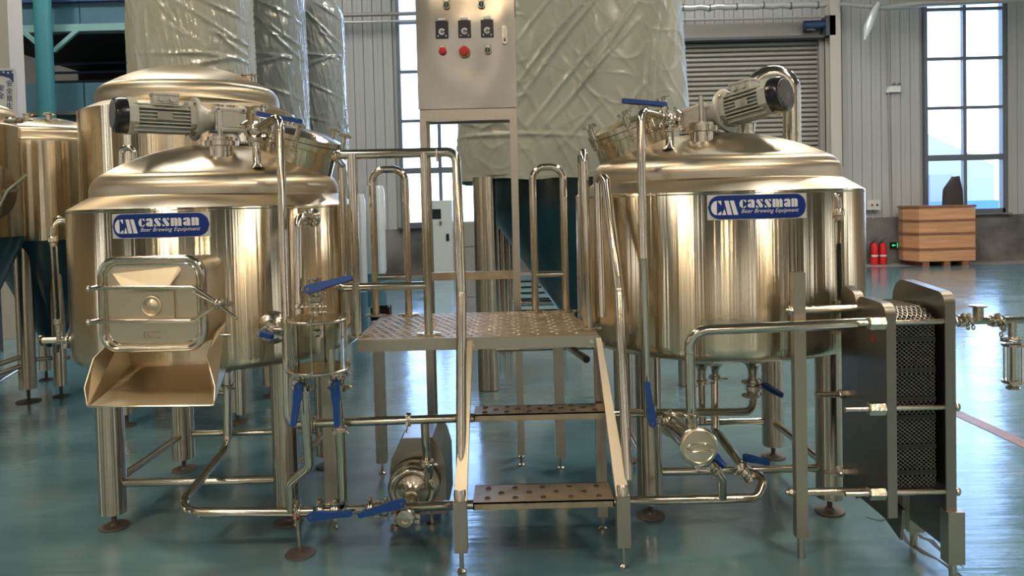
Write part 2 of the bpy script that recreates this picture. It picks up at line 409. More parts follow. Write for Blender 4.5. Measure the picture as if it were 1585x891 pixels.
# ---- back wall: ribbed sheet panels above a plastered base, two tall windows and a roller door
WY = 18.0
W1 = (P(622, 300, WY).x, P(743, 300, WY).x); W2 = (P(1432, 300, WY).x, P(1554, 300, WY).x)
SILL = 1.22; WTOP = 8.0
D0, D1, DT = 2.9, P(1268, 200, WY).x, P(1200, 44, WY).z
BASE = 1.12
def wall_cut(x0, x1, z0, z1, holes, mb, y0, y1):
    xs = sorted({x0, x1, *[h[0] for h in holes if x0 < h[0] < x1], *[h[1] for h in holes if x0 < h[1] < x1]})
    for a, b in zip(xs, xs[1:]):
        m = (a+b)/2; cuts = sorted([(h[2], h[3]) for h in holes if h[0] < m < h[1]]); z = z0
        for c0, c1 in cuts:
            if c0 > z: mb.box((a, y0, z), (b, y1, min(c0, z1)))
            z = max(z, c1)
        if z < z1: mb.box((a, y0, z), (b, y1, z1))
HOLES = [(W1[0], W1[1], SILL, WTOP), (W2[0], W2[1], SILL, WTOP), (D0, D1, 0, DT)]
mb = MB(); wall_cut(HX0, HX1, BASE, HZ, HOLES, mb, WY+0.05, WY+0.2)
wall = structure('wall_back', mb, M_wall, smooth=False, org=(0,0,0))
mb = MB(); wall_cut(HX0, HX1, 0, BASE, HOLES, mb, WY-0.06, WY+0.2)
structure('baseboard_back', mb, M_conc, smooth=False)['label'] = 'stained grey plaster base of the back wall'
# every ribbed panel is a piece of its own; alike pieces share a mesh
pw = 0.235; cache = {}
def panel(xc, z0, z1):
    key = (round(z0, 2), round(z1, 2))
    if key not in cache:
        m = MB(); h = z1-z0
        o = [(-pw/2+.004, 0.05), (-pw/2+.004, 0.010), (-pw/2+.012, 0.0), (-0.014, 0.0), (-0.008, .004), (0.008, .004), (0.014, 0.0), (pw/2-.012, 0.0), (pw/2-.004, 0.010), (pw/2-.004, 0.05)]
        m.prism([(x, y) for x, y in o], (1,0,0), (0,1,0), (0,0,1), (0,0,z0), h)
        me = bpy.data.meshes.new('wall_panel'); me.from_pydata([tuple(q) for q in m.v], [], [f for f in m.f]); me.materials.append(M_wall); cache[key] = me
    o = bpy.data.objects.new('wall_panel', cache[key]); o.location = (xc, WY, 0); link(o, wall)
x = -9.0
while x < 14.2:
    inside = None
    for h in HOLES:
        if h[0]-pw*0.4 < x < h[1]+pw*0.4: inside = h
    if inside is None: panel(x, BASE, HZ-0.05)
    else:
        if inside[2] > BASE: panel(x, BASE, inside[2]-0.06)
        panel(x, inside[3]+0.06, HZ-0.05)
    x += pw
# windows
def window(n, x0, x1, lab):
    fr = MB(); t = 0.055; y0, y1 = WY-0.05, WY+0.08
    fr.box((x0-0.03, y0, SILL-0.05), (x0+t, y1, WTOP)); fr.box((x1-t, y0, SILL-0.05), (x1+0.03, y1, WTOP)); fr.box((x0, y0, SILL-0.08), (x1, y1-0.01, SILL+t))
    w_ = structure('window_%d' % n, fr, M_winf, smooth=False); w_['label'] = lab
    zs = [SILL] + [2.52, 3.72, 4.90, 6.08, 7.2] + [WTOP]; mid = (x0+x1)/2
    obj('mullion', MB().box((mid-0.04, y0+.01, SILL), (mid+0.04, y1-.01, WTOP)), M_winf, w_, smooth=False)
    for k, z in enumerate(zs[1:-1]):
        hh = 0.07 if k == 0 else 0.035
        obj('glazing_bar', MB().box((x0+t, y0+.02, z-hh), (x1-t, y1-.02, z+hh)), M_winf, w_, smooth=False)
    for a, b in zip(zs, zs[1:]):
        for c, d in ((x0+t, mid-.04), (mid+.04, x1-t)):
            obj('pane', MB().box((c, WY+0.03, a+.05), (d, WY+0.036, b-.03)), M_pane, w_, smooth=False)
    obj('window_sill', MB().box((x0-.1, WY-0.16, SILL-0.09), (x1+.1, WY-0.04, SILL-0.055)), M_conc, w_, smooth=False)
window(1, W1[0], W1[1], 'tall window left of centre, seen behind the control cabinet legs')
window(2, W2[0], W2[1], 'tall window at the right above the wooden crate')
# roller door
rd = structure('door_1', MB().box((D0, WY+0.12, 0), (D1, WY+0.16, DT)), M_roller, smooth=False); rd['label'] = 'wide grey roller shutter door behind the wrapped vessel'
sp = 0.115; z = 0.02; slat_me = None
while z < DT-0.3:
    if slat_me is None:
        m = MB(); o = [(0.10, 0.0), (0.035, 0.008), (0.0, 0.03), (0.0, 0.075), (0.035, 0.098), (0.10, 0.105)]
        m.prism(o, (0,1,0), (0,0,1), (1,0,0), (0,0,0), D1-D0)
        slat_me = bpy.data.meshes.new('shutter_slat'); slat_me.from_pydata([tuple(q) for q in m.v], [], m.f); slat_me.materials.append(M_roller)
    o = bpy.data.objects.new('shutter_slat', slat_me); o.location = (D0-ORG['door_1'].x, WY+0.02-ORG['door_1'].y, z-ORG['door_1'].z); link(o, rd); z += sp
obj('shutter_hood', MB().box((D0-.2, WY-0.28, DT-0.30), (D1+.15, WY+0.1, DT-0.24)), M_darks, rd, smooth=False)
obj('shutter_hood', MB().box((D0-.2, WY-0.10, DT-0.22), (D1+.15, WY+0.1, DT+0.12)), M_roller, rd, smooth=False)
obj('guide_rail', MB().box((D1-.02, WY-0.1, 0), (D1+.10, WY+0.1, DT-0.25)), M_roller, rd, smooth=False)
obj('guide_rail', MB().box((D1+.12, WY-0.04, 0), (D1+.28, WY+0.1, DT+.2)), M_darks, rd, smooth=False)
t = thing('shutter_motor', 'dark blue shutter motor at the top right corner of the roller door', 'motor', (D1-.15, WY-.25, DT-.1))
obj('motor_body', MB().cyl((D1-.45, WY-.3, DT+.0), (D1+.1, WY-.3, DT+.0), 0.10, n=14), M_signb, t)
obj('gear_case', MB().box((D1+.02, WY-.42, DT-.28), (D1+.24, WY-.15, DT+.18)), M_darks, t)
obj('mounting_foot', MB().box((D1-.4, WY-.32, DT-.14), (D1-.2, WY-.02, DT-.09)), M_darks, t)
# columns of the hall
def hcol(n, x, y, lab, wd=0.26):
    c = MB().box((x-wd/2, y-.02, 0), (x+wd/2, y, HZ-.4)); c.box((x-wd/2, y+.24, 0), (x+wd/2, y+.26, HZ-.4)); c.box((x-.012, y, 0), (x+.012, y+.24, HZ-.4))
    o = structure('column', c, M_colm, smooth=False); o['label'] = lab
hcol(4, P(1294, 200, 17.6).x, 17.6, 'beige steel column right of the roller door', 0.25)
hcol(5, -9.3, 17.6, 'beige steel column far left on the back wall')
# horizontal pipes along the upper wall
zz = P(580, 22, 17.6).z
t = thing('wall_conduit', 'thin grey pipe pair along the upper back wall left of the cabinet', 'pipe', (-4, 17.6, zz))
obj('pipe_run', MB().cyl((-9, 17.62, zz), (2.4, 17.62, zz), 0.045, n=10), M_roller, t); obj('pipe_run', MB().cyl((-9, 17.66, zz-.16), (2.4, 17.66, zz-.16), 0.03, n=10), M_insul, t)
for xx in (-8, -4, 0, 2): obj('bracket', MB().box((xx-.02, 17.6, zz-.2), (xx+.02, 18.05, zz+.06)), M_darks, t)
z2 = P(1150, 10, 17.4).z; x2 = P(1278, 8, 17.4).x
t = thing('insulated_pipe', 'foil wrapped pipe run above the roller door', 'pipe', (5, 17.4, z2))
pth = [Vector((2.4+i*(x2-2.4)/24, 17.4+0.012*sin(i*1.9), z2+.05*sin(i*2.7)*.4)) for i in range(25)]
obj('pipe_run', MB().sweep(pth, 0.075, 12), M_insul, t)
for i in range(2, 24, 3): obj('pipe_band', MB().cyl(pth[i], pth[i]+Vector((.03,0,0)), 0.084, n=12), M_darks, t)
obj('pipe_run', MB().cyl((2.4, 17.5, z2-.26), (x2, 17.5, z2-.26), 0.03, n=8), M_roller, t)
z3 = P(1400, 10, 17.4).z
tag(obj('loose_wrap_roll', MB().sweep([P(1300, 6, 17.4), P(1370, 12, 17.4), P(1400, 7, 17.3), P(1432, 4, 17.4), P(1590, 0, 17.4)], [.05,.06,.12,.10,.05], 12), M_insul), 'greyish wrapped pipe at the ceiling edge between door column and right window', 'pipe')
sp_ = [P(1360, 4, 17.3), P(1352, 20, 17.3), P(1343, 42, 17.3), P(1338, 62, 17.3)]
tag(obj('hanging_film_strip', MB().sweep(sp_, [.05,.08,.10,.03], 10), M_filmw), 'white strip of plastic film hanging from the overhead pipe', 'strip')
# side and front walls of the hall (behind and beside the camera) with added glowing panes
def plain_wall(name, lo, hi, lab):
    o = structure(name, MB().box(lo, hi), M_walls, smooth=False); o['label'] = lab
plain_wall('wall_left', (HX0-.2, HY0, 0), (HX0, HY1, HZ), 'tan sheet wall on the left'); plain_wall('wall_right', (HX1, HY0, 0), (HX1+.2, HY1, HZ), 'tan sheet wall on the right')
plain_wall('wall_front', (HX0, HY0-.2, 0), (HX1, HY0, HZ), 'tan sheet wall behind the camera')
k = 10
for x in (-12, -8.3, -7.6, -3.4, -1.6, -0.5, 1.5, 4.0, 4.6, 9.5, 14):  # added glowing slits that put white streaks on the tanks
    structure('window_%d' % k, MB().box((x-.13, HY0, 1.2), (x+.13, HY0+.03, 7.5)), M_glowp, smooth=False)['label'] = 'added glowing pane in the unseen wall behind the camera'; k += 1
for i_, x in enumerate((-13.5, -10.4, -9.2, -6.0, -4.4, -2.6, 0.8, 2.2, 5.8, 7.2, 11.2, 12.4)):  # unseen columns added to band the tank reflections
    structure('column', MB().box((x-.16, HY0+.2, 0), (x+.16, HY0+.5, HZ-.5)), (M_browns, M_colm, M_wood2)[i_ % 3], smooth=False)['label'] = 'added column behind the camera, streaking the tank reflections'
for y in (-6, 1, 8):  # side panes glow too, added out of view for light
    structure('window_%d' % k, MB().box((HX1-.03, y-.6, 1.2), (HX1, y+.6, 7.5)), M_glowp, smooth=False)['label'] = 'added glowing pane in the unseen right wall'; k += 1
for y in (-7, 1):
    structure('window_%d' % k, MB().box((HX0, y-.5, 1.2), (HX0+.03, y+.5, 7.5)), M_glowp, smooth=False)['label'] = 'added glowing pane in the unseen left wall'; k += 1

# ---- small things on the back wall at the right
def PB(px, py): return P(px, py, WY)
c = PB(1348, 317)
t = thing('junction_box', 'cream junction box on the wall above the fire extinguishers', 'box', c)
obj('housing', MB().box((c.x-.16, WY-.14, c.z-.12), (c.x+.16, WY-.01, c.z+.12)), M_cabw, t, smooth=False)
obj('cover_knob', MB().cyl((c.x-.04, WY-.16, c.z), (c.x-.04, WY-.14, c.z), 0.025, n=10), M_red, t); obj('cover_knob', MB().cyl((c.x+.08, WY-.16, c.z), (c.x+.08, WY-.14, c.z), 0.025, n=10), M_black, t)
obj('wire', MB().sweep([Vector((c.x+.02*sin(i)*2-.1+.03*i, WY-.08, c.z-.12-.04*i+.02*cos(i*2))) for i in range(6)], .01, 6), M_insul, t)
for px, lb in ((1344, 'left one of the two red fire extinguishers at the back wall'), (1357, 'right one of the two red fire extinguishers at the back wall')):
    c = PB(px, 406); c.y = WY-.3; c.z = 0
    t = thing('fire_extinguisher', lb, 'extinguisher', c, 'fire extinguishers at the back wall')
    obj('cylinder_body', MB().lathe([(0,.0),(.082,.0),(.088,.03),(.088,.42),(.07,.49),(.03,.52),(.025,.54)], c, n=16), M_ext, t)
    obj('valve_head', MB().box((c.x-.03, c.y-.02, .54), (c.x+.03, c.y+.02, .58)), M_darks, t)
    obj('carry_handle', MB().beam((c.x-.02, c.y, .58), (c.x+.10, c.y, .64), .02, .02), M_darks, t)
    obj('hose', MB().tube([(c.x-.02, c.y-.02, .56), (c.x-.11, c.y-.03, .5), (c.x-.10, c.y-.03, .2)], .012, .04, 8), M_black, t)
    obj('instruction_label', MB().lathe([(.0895,.2),(.0895,.24)], c, n=16, cap=False), M_white, t)
c = PB(1385, 379)
t = thing('exit_sign', 'small lit green exit sign beside the wooden crate', 'sign', c)
obj('sign_box', MB().box((c.x-.16, WY-.10, c.z-.075), (c.x+.20, WY-.02, c.z+.075)), M_black, t, smooth=False)
g = MB(); yy = WY-.105
def flat(mb, pts, y, th=.004): mb.prism([(x, z) for x, z in pts], (1,0,0), (0,0,1), (0,1,0), (0, y, 0), th)
flat(g, [(c.x-.13, c.z), (c.x-.08, c.z+.035), (c.x-.08, c.z+.012), (c.x-.03, c.z+.012), (c.x-.03, c.z-.012), (c.x-.08, c.z-.012), (c.x-.08, c.z-.035)], yy)
flat(g, [(c.x+.0, c.z-.06), (c.x+.02, c.z-.06), (c.x+.02, c.z+.06), (c.x+.0, c.z+.06)], yy); flat(g, [(c.x+.15, c.z-.06), (c.x+.17, c.z-.06), (c.x+.17, c.z+.06), (c.x+.15, c.z+.06)], yy)
flat(g, [(c.x+.05, c.z-.05), (c.x+.07, c.z-.055), (c.x+.09, c.z-.01), (c.x+.12, c.z-.05), (c.x+.135, c.z-.04), (c.x+.11, c.z+.0), (c.x+.11, c.z+.03), (c.x+.08, c.z+.035), (c.x+.05, c.z+.01), (c.x+.075, c.z+.0)], yy)
flat(g, [(c.x+.085, c.z+.04), (c.x+.105, c.z+.04), (c.x+.105, c.z+.06), (c.x+.085, c.z+.06)], yy)
obj('running_man_symbol', g, M_exit, t, smooth=False)
c = PB(1380, 138)
t = thing('emergency_light', 'small white twin-head emergency light fixed high on the right wall', 'lamp', c)
obj('housing', MB().box((c.x-.11, WY-.10, c.z-.08), (c.x+.17, WY-.0, c.z+.06)), M_white, t, smooth=False)
obj('lamp_head', MB().box((c.x-.16, WY-.09, c.z-.09), (c.x-.11, WY-.01, c.z-.0)), M_white, t, smooth=False)
for dx in (-.02, .1): obj('lamp_head', MB().cyl((c.x+dx, WY-.09, c.z+.09), (c.x+dx+.05, WY-.14, c.z+.11), .03, n=10), M_grey, t)
tag(obj('wall_conduit_drop', MB().cyl((PB(1376,60).x, WY-.03, 1.0), (PB(1372,60).x, WY-.03, 6.2), .018, n=6), M_roller), 'thin grey conduit dropping down the right wall beside the emergency light', 'pipe')
# crate
t = thing('wooden_crate', 'large orange plywood shipping crate at the back wall under the right window', 'crate', (10.35, 17.3, 0))
p_l = P(1423, 400, 16.9).x; p_r = P(1510, 400, 16.9).x; p_bl = P(1393, 400, 17.5).x
foot = [(p_l-.0, 16.9), (p_r, 16.9), (p_r+.0, 17.75), (p_bl+.1, 17.75), (p_bl+.02, 17.4)]
zb, zt = .12, 1.36
hs = [zb, .40, .75, 1.05, zt]
def crate_poly(off): 
    cx = sum(q[0] for q in foot)/5; cy = sum(q[1] for q in foot)/5
    return [(cx+(x-cx)*(1+off), cy+(y-cy)*(1+off)) for x, y in foot]
for i in range(4):
    obj('plywood_panel', MB().prism(foot, (1,0,0), (0,1,0), (0,0,1), (0,0,hs[i]+(0.025 if i else 0)), hs[i+1]-hs[i]-(.05 if i else .025)), M_wood, t, smooth=False)
for z_ in hs[1:4]: obj('batten', MB().prism(crate_poly(.03), (1,0,0), (0,1,0), (0,0,1), (0,0,z_-.022), .045), M_wood2, t, smooth=False)
obj('lid', MB().prism(crate_poly(.03), (1,0,0), (0,1,0), (0,0,1), (0,0,zt-.02), .05), M_wood2, t, smooth=False)
for fx in (.12, .60, 1.02): obj('skid', MB().box((p_bl+fx+.1, 16.92, 0), (p_bl+fx+.25, 17.7, .12)), M_wood2, t, smooth=False)
# dark lump standing behind the crate in front of the window
c = P(1482, 318, 17.3); bag = MB()
prof = []
for i in range(11):
    f_ = i/10; wz = 1.39+f_*.66
    prof.append((wz, .24*(1-.15*f_) if f_ < .55 else .24*(.92-1.5*(f_-.55)), .13, c.x - .02+.16*max(0, f_-.55)))
vs = []; fs = []
for z_, wx, wy, cx in prof:
    for k_ in range(14):
        a_ = 2*pi*k_/14; q = abs(cos(a_))**.6*(1 if cos(a_) > 0 else -1); vs.append((cx+wx*max(.25, wx/.24)*0+wx*q, 17.45+wy*sin(a_)*.9, z_+.02*sin(3*a_)*(z_-1.39)))
for i in range(10):
    for k_ in range(14): fs.append((i*14+k_, i*14+(k_+1) % 14, (i+1)*14+(k_+1) % 14, (i+1)*14+k_))
fs.append(tuple(reversed(range(14)))); fs.append(tuple(range(140, 154)))
tag(obj('dark_sack', bag.add(vs, fs), M_cloth), 'dark brown slumped sack standing on the wooden crate', 'sack')
# outside the windows
o = tag(obj('outside_building', MB().box((3, 40, 0), (26, 48, 3.2)), M_out, smooth=False), 'white low building seen outside through the right window', 'building')
o2 = MB().prism([(3, 3.2), (26, 3.2), (20, 6.2), (10, 5.6)], (1,0,0), (0,0,1), (0,1,0), (0,40.2,0), 7); obj('gable_roof', o2, M_out, o, smooth=False)
for x_ in (19.5, 22.5): obj('far_window', MB().box((x_, 39.95, 1.2), (x_+1.2, 40, 2.7)), M_outw, o, smooth=False)
tag(obj('blue_fence', MB().box((10, 30, 0), (30, 30.1, 1.35)), M_outb, smooth=False), 'low blue fence seen outside through the right window', 'fence')
structure('trim_6', MB().box((-40, 18.3, -.3), (50, 60, -.02)), M_apron, smooth=False)['label'] = 'pale paved ground outside the hall'

# ---- mezzanine at the left
MY = 12.0
def PM(px, py, y=MY): return P(px, py, y)
zB0, zB1 = PM(100, 51).z, PM(100, 40).z
t = thing('mezzanine', 'blue steel mezzanine with dark opening at the upper left', 'mezzanine', (-7.5, MY, 0))
xl, xr = PM(-60, 45).x, PM(215, 45).x
obj('floor_beam', MB().box((xl, MY-.1, zB0), (xr, MY, zB1)), M_beamt, t, smooth=False)
zP0, zP1 = PM(100, 38).z, PM(100, 4).z
for i in range(3):
    a_ = xl+(xr-xl)*i/3; obj('parapet_panel', MB().box((a_+.012, MY+.02, zP0), (xl+(xr-xl)*(i+1)/3-.012, MY+.06, zP1)), M_panelb, t, smooth=False)
obj('edge_trim', MB().box((xl, MY-.05, zP1), (xr, MY+.1, zP1+.5)), M_signb, t, smooth=False)
zl1 = PM(100, 128).z
for i in range(3):
    a_ = xl+(xr-xl)*i/3; obj('lower_panel', MB().box((a_+.012, MY+.05, PM(100,172).z), (xl+(xr-xl)*(i+1)/3-.012, MY+.10, zl1)), M_panelb, t, smooth=False)
obj('ledge', MB().box((xl, MY-.02, PM(100,172).z-.06), (xr, MY+.12, PM(100,172).z)), M_conc, t, smooth=False)
obj('lower_wall', MB().box((xl, MY+.2, 0), (xr, MY+.25, PM(100,172).z)), M_panelb, t, smooth=False)
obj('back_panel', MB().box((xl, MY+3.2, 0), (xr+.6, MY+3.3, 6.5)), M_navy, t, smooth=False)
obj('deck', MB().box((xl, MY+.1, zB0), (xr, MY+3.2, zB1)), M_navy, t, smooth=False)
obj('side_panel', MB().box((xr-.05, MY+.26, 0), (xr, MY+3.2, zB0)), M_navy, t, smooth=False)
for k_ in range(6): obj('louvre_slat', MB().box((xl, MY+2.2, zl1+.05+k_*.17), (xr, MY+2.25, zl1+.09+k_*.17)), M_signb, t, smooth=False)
cxm = PM(69, 90, MY-.3)
obj('column', MB().cyl((cxm.x, MY-.3, 0), (cxm.x, MY-.3, 6.3), .125, n=20), M_tealp, t)
for s_ in (-1, 1): obj('knee_brace', MB().beam((cxm.x+s_*.06, MY-.15, zB0-.32), (cxm.x+s_*.42, MY-.12, zB0), .06, .06), M_beamt, t, smooth=False)
structure('column', MB().box((PM(-20, 50, 10).x, 10, 0), (PM(13, 50, 10).x, 10.3, HZ-.5)), M_colm, smooth=False)['label'] = 'beige column at the far left edge'
# safety notice board
sy = 9.0; a_ = P(-14, 106, sy); b2 = P(23, 110, sy)
t = thing('notice_board', 'white safety notice board with navy header and Chinese characters at the left edge', 'sign', (a_.x, sy, 0))
zt_, zb_ = a_.z, P(10, 215, sy).z
obj('board', MB().box((a_.x-.2, sy, zb_), (b2.x, sy+.03, zt_)), M_sign, t, smooth=False)
obj('post', MB().box((a_.x-.1, sy+.03, 0), (a_.x-.05, sy+.07, zt_)), M_darks, t, smooth=False)
obj('header_band', MB().prism([(a_.x-.2, zt_-.02), (b2.x-.02, zt_-.03), (b2.x-.02, zt_-.17), (b2.x-.07, zt_-.12), (b2.x-.16, zt_-.09), (a_.x-.2, zt_-.10)], (1,0,0), (0,0,1), (0,-1,0), (0,sy,0), .004), M_signb, t, smooth=False)
def text_mesh(s, size, extrude=0.0008, shear=0.0, offset=0.0, lh=1.0, sp=1.0):
    cu = bpy.data.curves.new('txt', 'FONT'); cu.body = s; cu.size = size; cu.extrude = extrude; cu.shear = shear; cu.offset = offset
    cu.align_x = 'CENTER'; cu.align_y = 'CENTER'; cu.space_line = lh; cu.space_character = sp; cu.resolution_u = 3
    o = bpy.data.objects.new('txt', cu); COL.objects.link(o)
    bpy.context.view_layer.update()
    me = bpy.data.meshes.new_from_object(o.evaluated_get(bpy.context.evaluated_depsgraph_get()))
    vs = [v.co.copy() for v in me.vertices]; fs = [list(p.vertices) for p in me.polygons]
    bpy.data.objects.remove(o); bpy.data.curves.remove(cu); bpy.data.meshes.remove(me)
    return vs, fs
def text_flat(s, size, c, u, v, n, **k):
    vs, fs = text_mesh(s, size, **k); u, v, n, c = Vector(u), Vector(v), Vector(n), Vector(c)
    return MB().add([c+u*q.x+v*q.y+n*q.z for q in vs], fs)
for (px, py, chars) in ((15, 130, '安全是生产'), (2, 137, '安全'),):
    for i, ch in enumerate(chars):
        cc = P(px, py+i*11.5, sy)
        obj('character', text_flat(ch, .082, (cc.x, sy-.003, cc.z), (1,0,0), (0,0,1), (0,-1,0), offset=.0005), M_signb, t, smooth=False)
for i in range(5):
    cc = P(-8+i*7, 112+(i % 2), sy); obj('header_dot', MB().cyl((cc.x, sy-.004, cc.z), (cc.x, sy-.008, cc.z), .012, n=8), M_sign, t)
# ================================================================== FITTINGS
def ringclamp(mb, c, ax, r, wing=(0, -1, 0.2), s=1.0):
    """hygienic clamp: two-shell ring with hinge lug and wing nut"""
    ax = Vector(ax).normalized(); c = Vector(c); w_ = .011*s
    mb.lathe([(r*1.12, -w_*1.1), (r*1.48, -w_), (r*1.62, -w_*.4), (r*1.62, w_*.4), (r*1.48, w_), (r*1.12, w_*1.1)], c, ax, 20)
    u = Vector(wing); u = (u-ax*u.dot(ax)).normalized(); v = ax.cross(u)
    q = c+u*(r*1.62)
    mb.beam(q-u*.006*s+v*.014*s, q+u*.02*s+v*.014*s, .012*s, .018*s); mb.beam(q-u*.006*s-v*.010*s, q+u*.02*s-v*.010*s, .012*s, .018*s)
    mb.cyl(q+u*.012*s-v*.02*s, q+u*.012*s+v*.038*s, .0035*s, n=8)
    mb.ring(q+u*.012*s+v*.046*s, ax, .010*s, .0035*s, 12, 6)
    mb.beam(c-u*(r*1.5), c-u*(r*1.5+.014*s), .016*s, .016*s)
    return mb
def handle_mb(p0, p1, n, w0=.038, w1=.025, t=.022, crank=0.0):
    """flat lever from p0 (pivot) to p1 with rounded ends, thickness along n"""
    p0, p1, n = Vector(p0), Vector(p1), Vector(n).normalized(); d = p1-p0; L = d.length; d.normalize(); n = (n-d*n.dot(d)).normalized(); s_ = n.cross(d)
    poly = [(-w0/2*cos(a)*1, w0/2*sin(a)) for a in [(-pi/2+pi*i/8) for i in range(9)]]
    poly = [(-w0/2*cos(a), -w0/2*sin(a)) for a in [(-pi/2+pi*i/8) for i in range(9)]]
    poly += [(L*.28, -w0*.52+crank*.3), (L*.45, -w1*.55+crank*.5), (L*.97, -w1/2+crank), (L, -w1*.3+crank), (L, w1*.3+crank), (L*.97, w1/2+crank), (L*.45, w1*.55+crank*.5), (L*.28, w0*.52+crank*.3)]
    m = MB().prism(poly, d, s_, n, p0-n*(t/2), t)
    return m
def valve(c, ax, r, h0, h1, hn, label, cat='valve', L=.06, wing=(0,-1,.3), group=None):
    """butterfly valve: ribbed body, stem, blue lever, index plate and two clamps"""
    c, ax = Vector(c), Vector(ax).normalized()
    t = thing('butterfly_valve', label, cat, c, group)
    b = MB().lathe([(r*1.0, -L*.5), (r*1.45, -L*.46), (r*1.45, -L*.3), (r*1.25, -L*.28), (r*1.55, -L*.2), (r*1.55, L*.2), (r*1.25, L*.28), (r*1.45, L*.3), (r*1.45, L*.46), (r, L*.5)], c, ax, 22)
    for k in range(8):
        u, v, a = frame(ax); A = 2*pi*k/8; d = u*cos(A)+v*sin(A); b.beam(c+d*r*1.5-a*L*.2, c+d*r*1.5+a*L*.2, .010, .010)
    obj('valve_body', b, M_cast, t)
    h0, h1 = Vector(h0), Vector(h1)
    obj('stem', MB().cyl(c, h0, .009, n=10).cyl(h0-(h0-c)*.35, h0-(h0-c)*.12, .016, n=12), M_pipe, t)
    g = obj('lever', handle_mb(h0, h1, hn), M_blue, t)
    n = Vector(hn).normalized()
    obj('pivot_screw', MB().cyl(h0-n*.012, h0+n*.012, .008, n=10), M_darks, g)
    d = (h1-h0)
    obj('index_plate', MB().beam(h0-n*.015+d*.0, h0-n*.015+d*.62, .018, .003), M_pipe, t)
    for s_ in (-1, 1): obj('clamp', ringclamp(MB(), c+ax*(s_*L*.62), ax, r, wing), M_cast, t)
    return t
def star_knob(mb, c, ax, r=.03, lobes=5):
    u, v, a = frame(ax); c = Vector(c); poly = []
    for k in range(lobes*8):
        A = 2*pi*k/(lobes*8); rr = r*(.84+.16*cos(lobes*A)); poly.append((rr*cos(A), rr*sin(A)))
    mb.prism([(x*.85, y*.85) for x, y in poly], u, v, a, c-a*.004, .006); mb.prism(poly, u, v, a, c, .012); mb.prism([(x*.8, y*.8) for x, y in poly], u, v, a, c+a*.012, .005)
    return mb
# ---- badge: blue pill with white stencil lettering, bent round the shell
def bend(mb, cx, cy, R, zc, off):
    """(x, z) flat drawing -> shell of radius R about (cx, cy), facing -Y"""
    m = MB(); vs = []
    for q in mb.v:
        A = q.x/R; rr = R+off-q.y
        vs.append((cx+rr*sin(A), cy-rr*cos(A), zc+q.z))
    return m.add(vs, mb.f)
def flatpoly(mb, pts, th=.0006):
    mb.prism(pts, (1,0,0), (0,0,1), (0,-1,0), (0,0,0), th); return mb
def strips(poly_fn_top, poly_fn_bot, x0, x1, n, th=.0006):
    m = MB(); vs = []; fs = []
    for i in range(n+1):
        x = x0+(x1-x0)*i/n
        for y in (0, -th): vs += [(x, y, poly_fn_bot(x)), (x, y, poly_fn_top(x))]
    for i in range(n):
        a = i*4; b = a+4
        fs += [(a+2, b+2, b+3, a+3), (a, a+1, b+1, b), (a+1, a+3, b+3, b+1), (a, b, b+2, a+2)]
    fs += [(0, 2, 3, 1), (n*4, n*4+1, n*4+3, n*4+2)]
    return m.add(vs, fs)
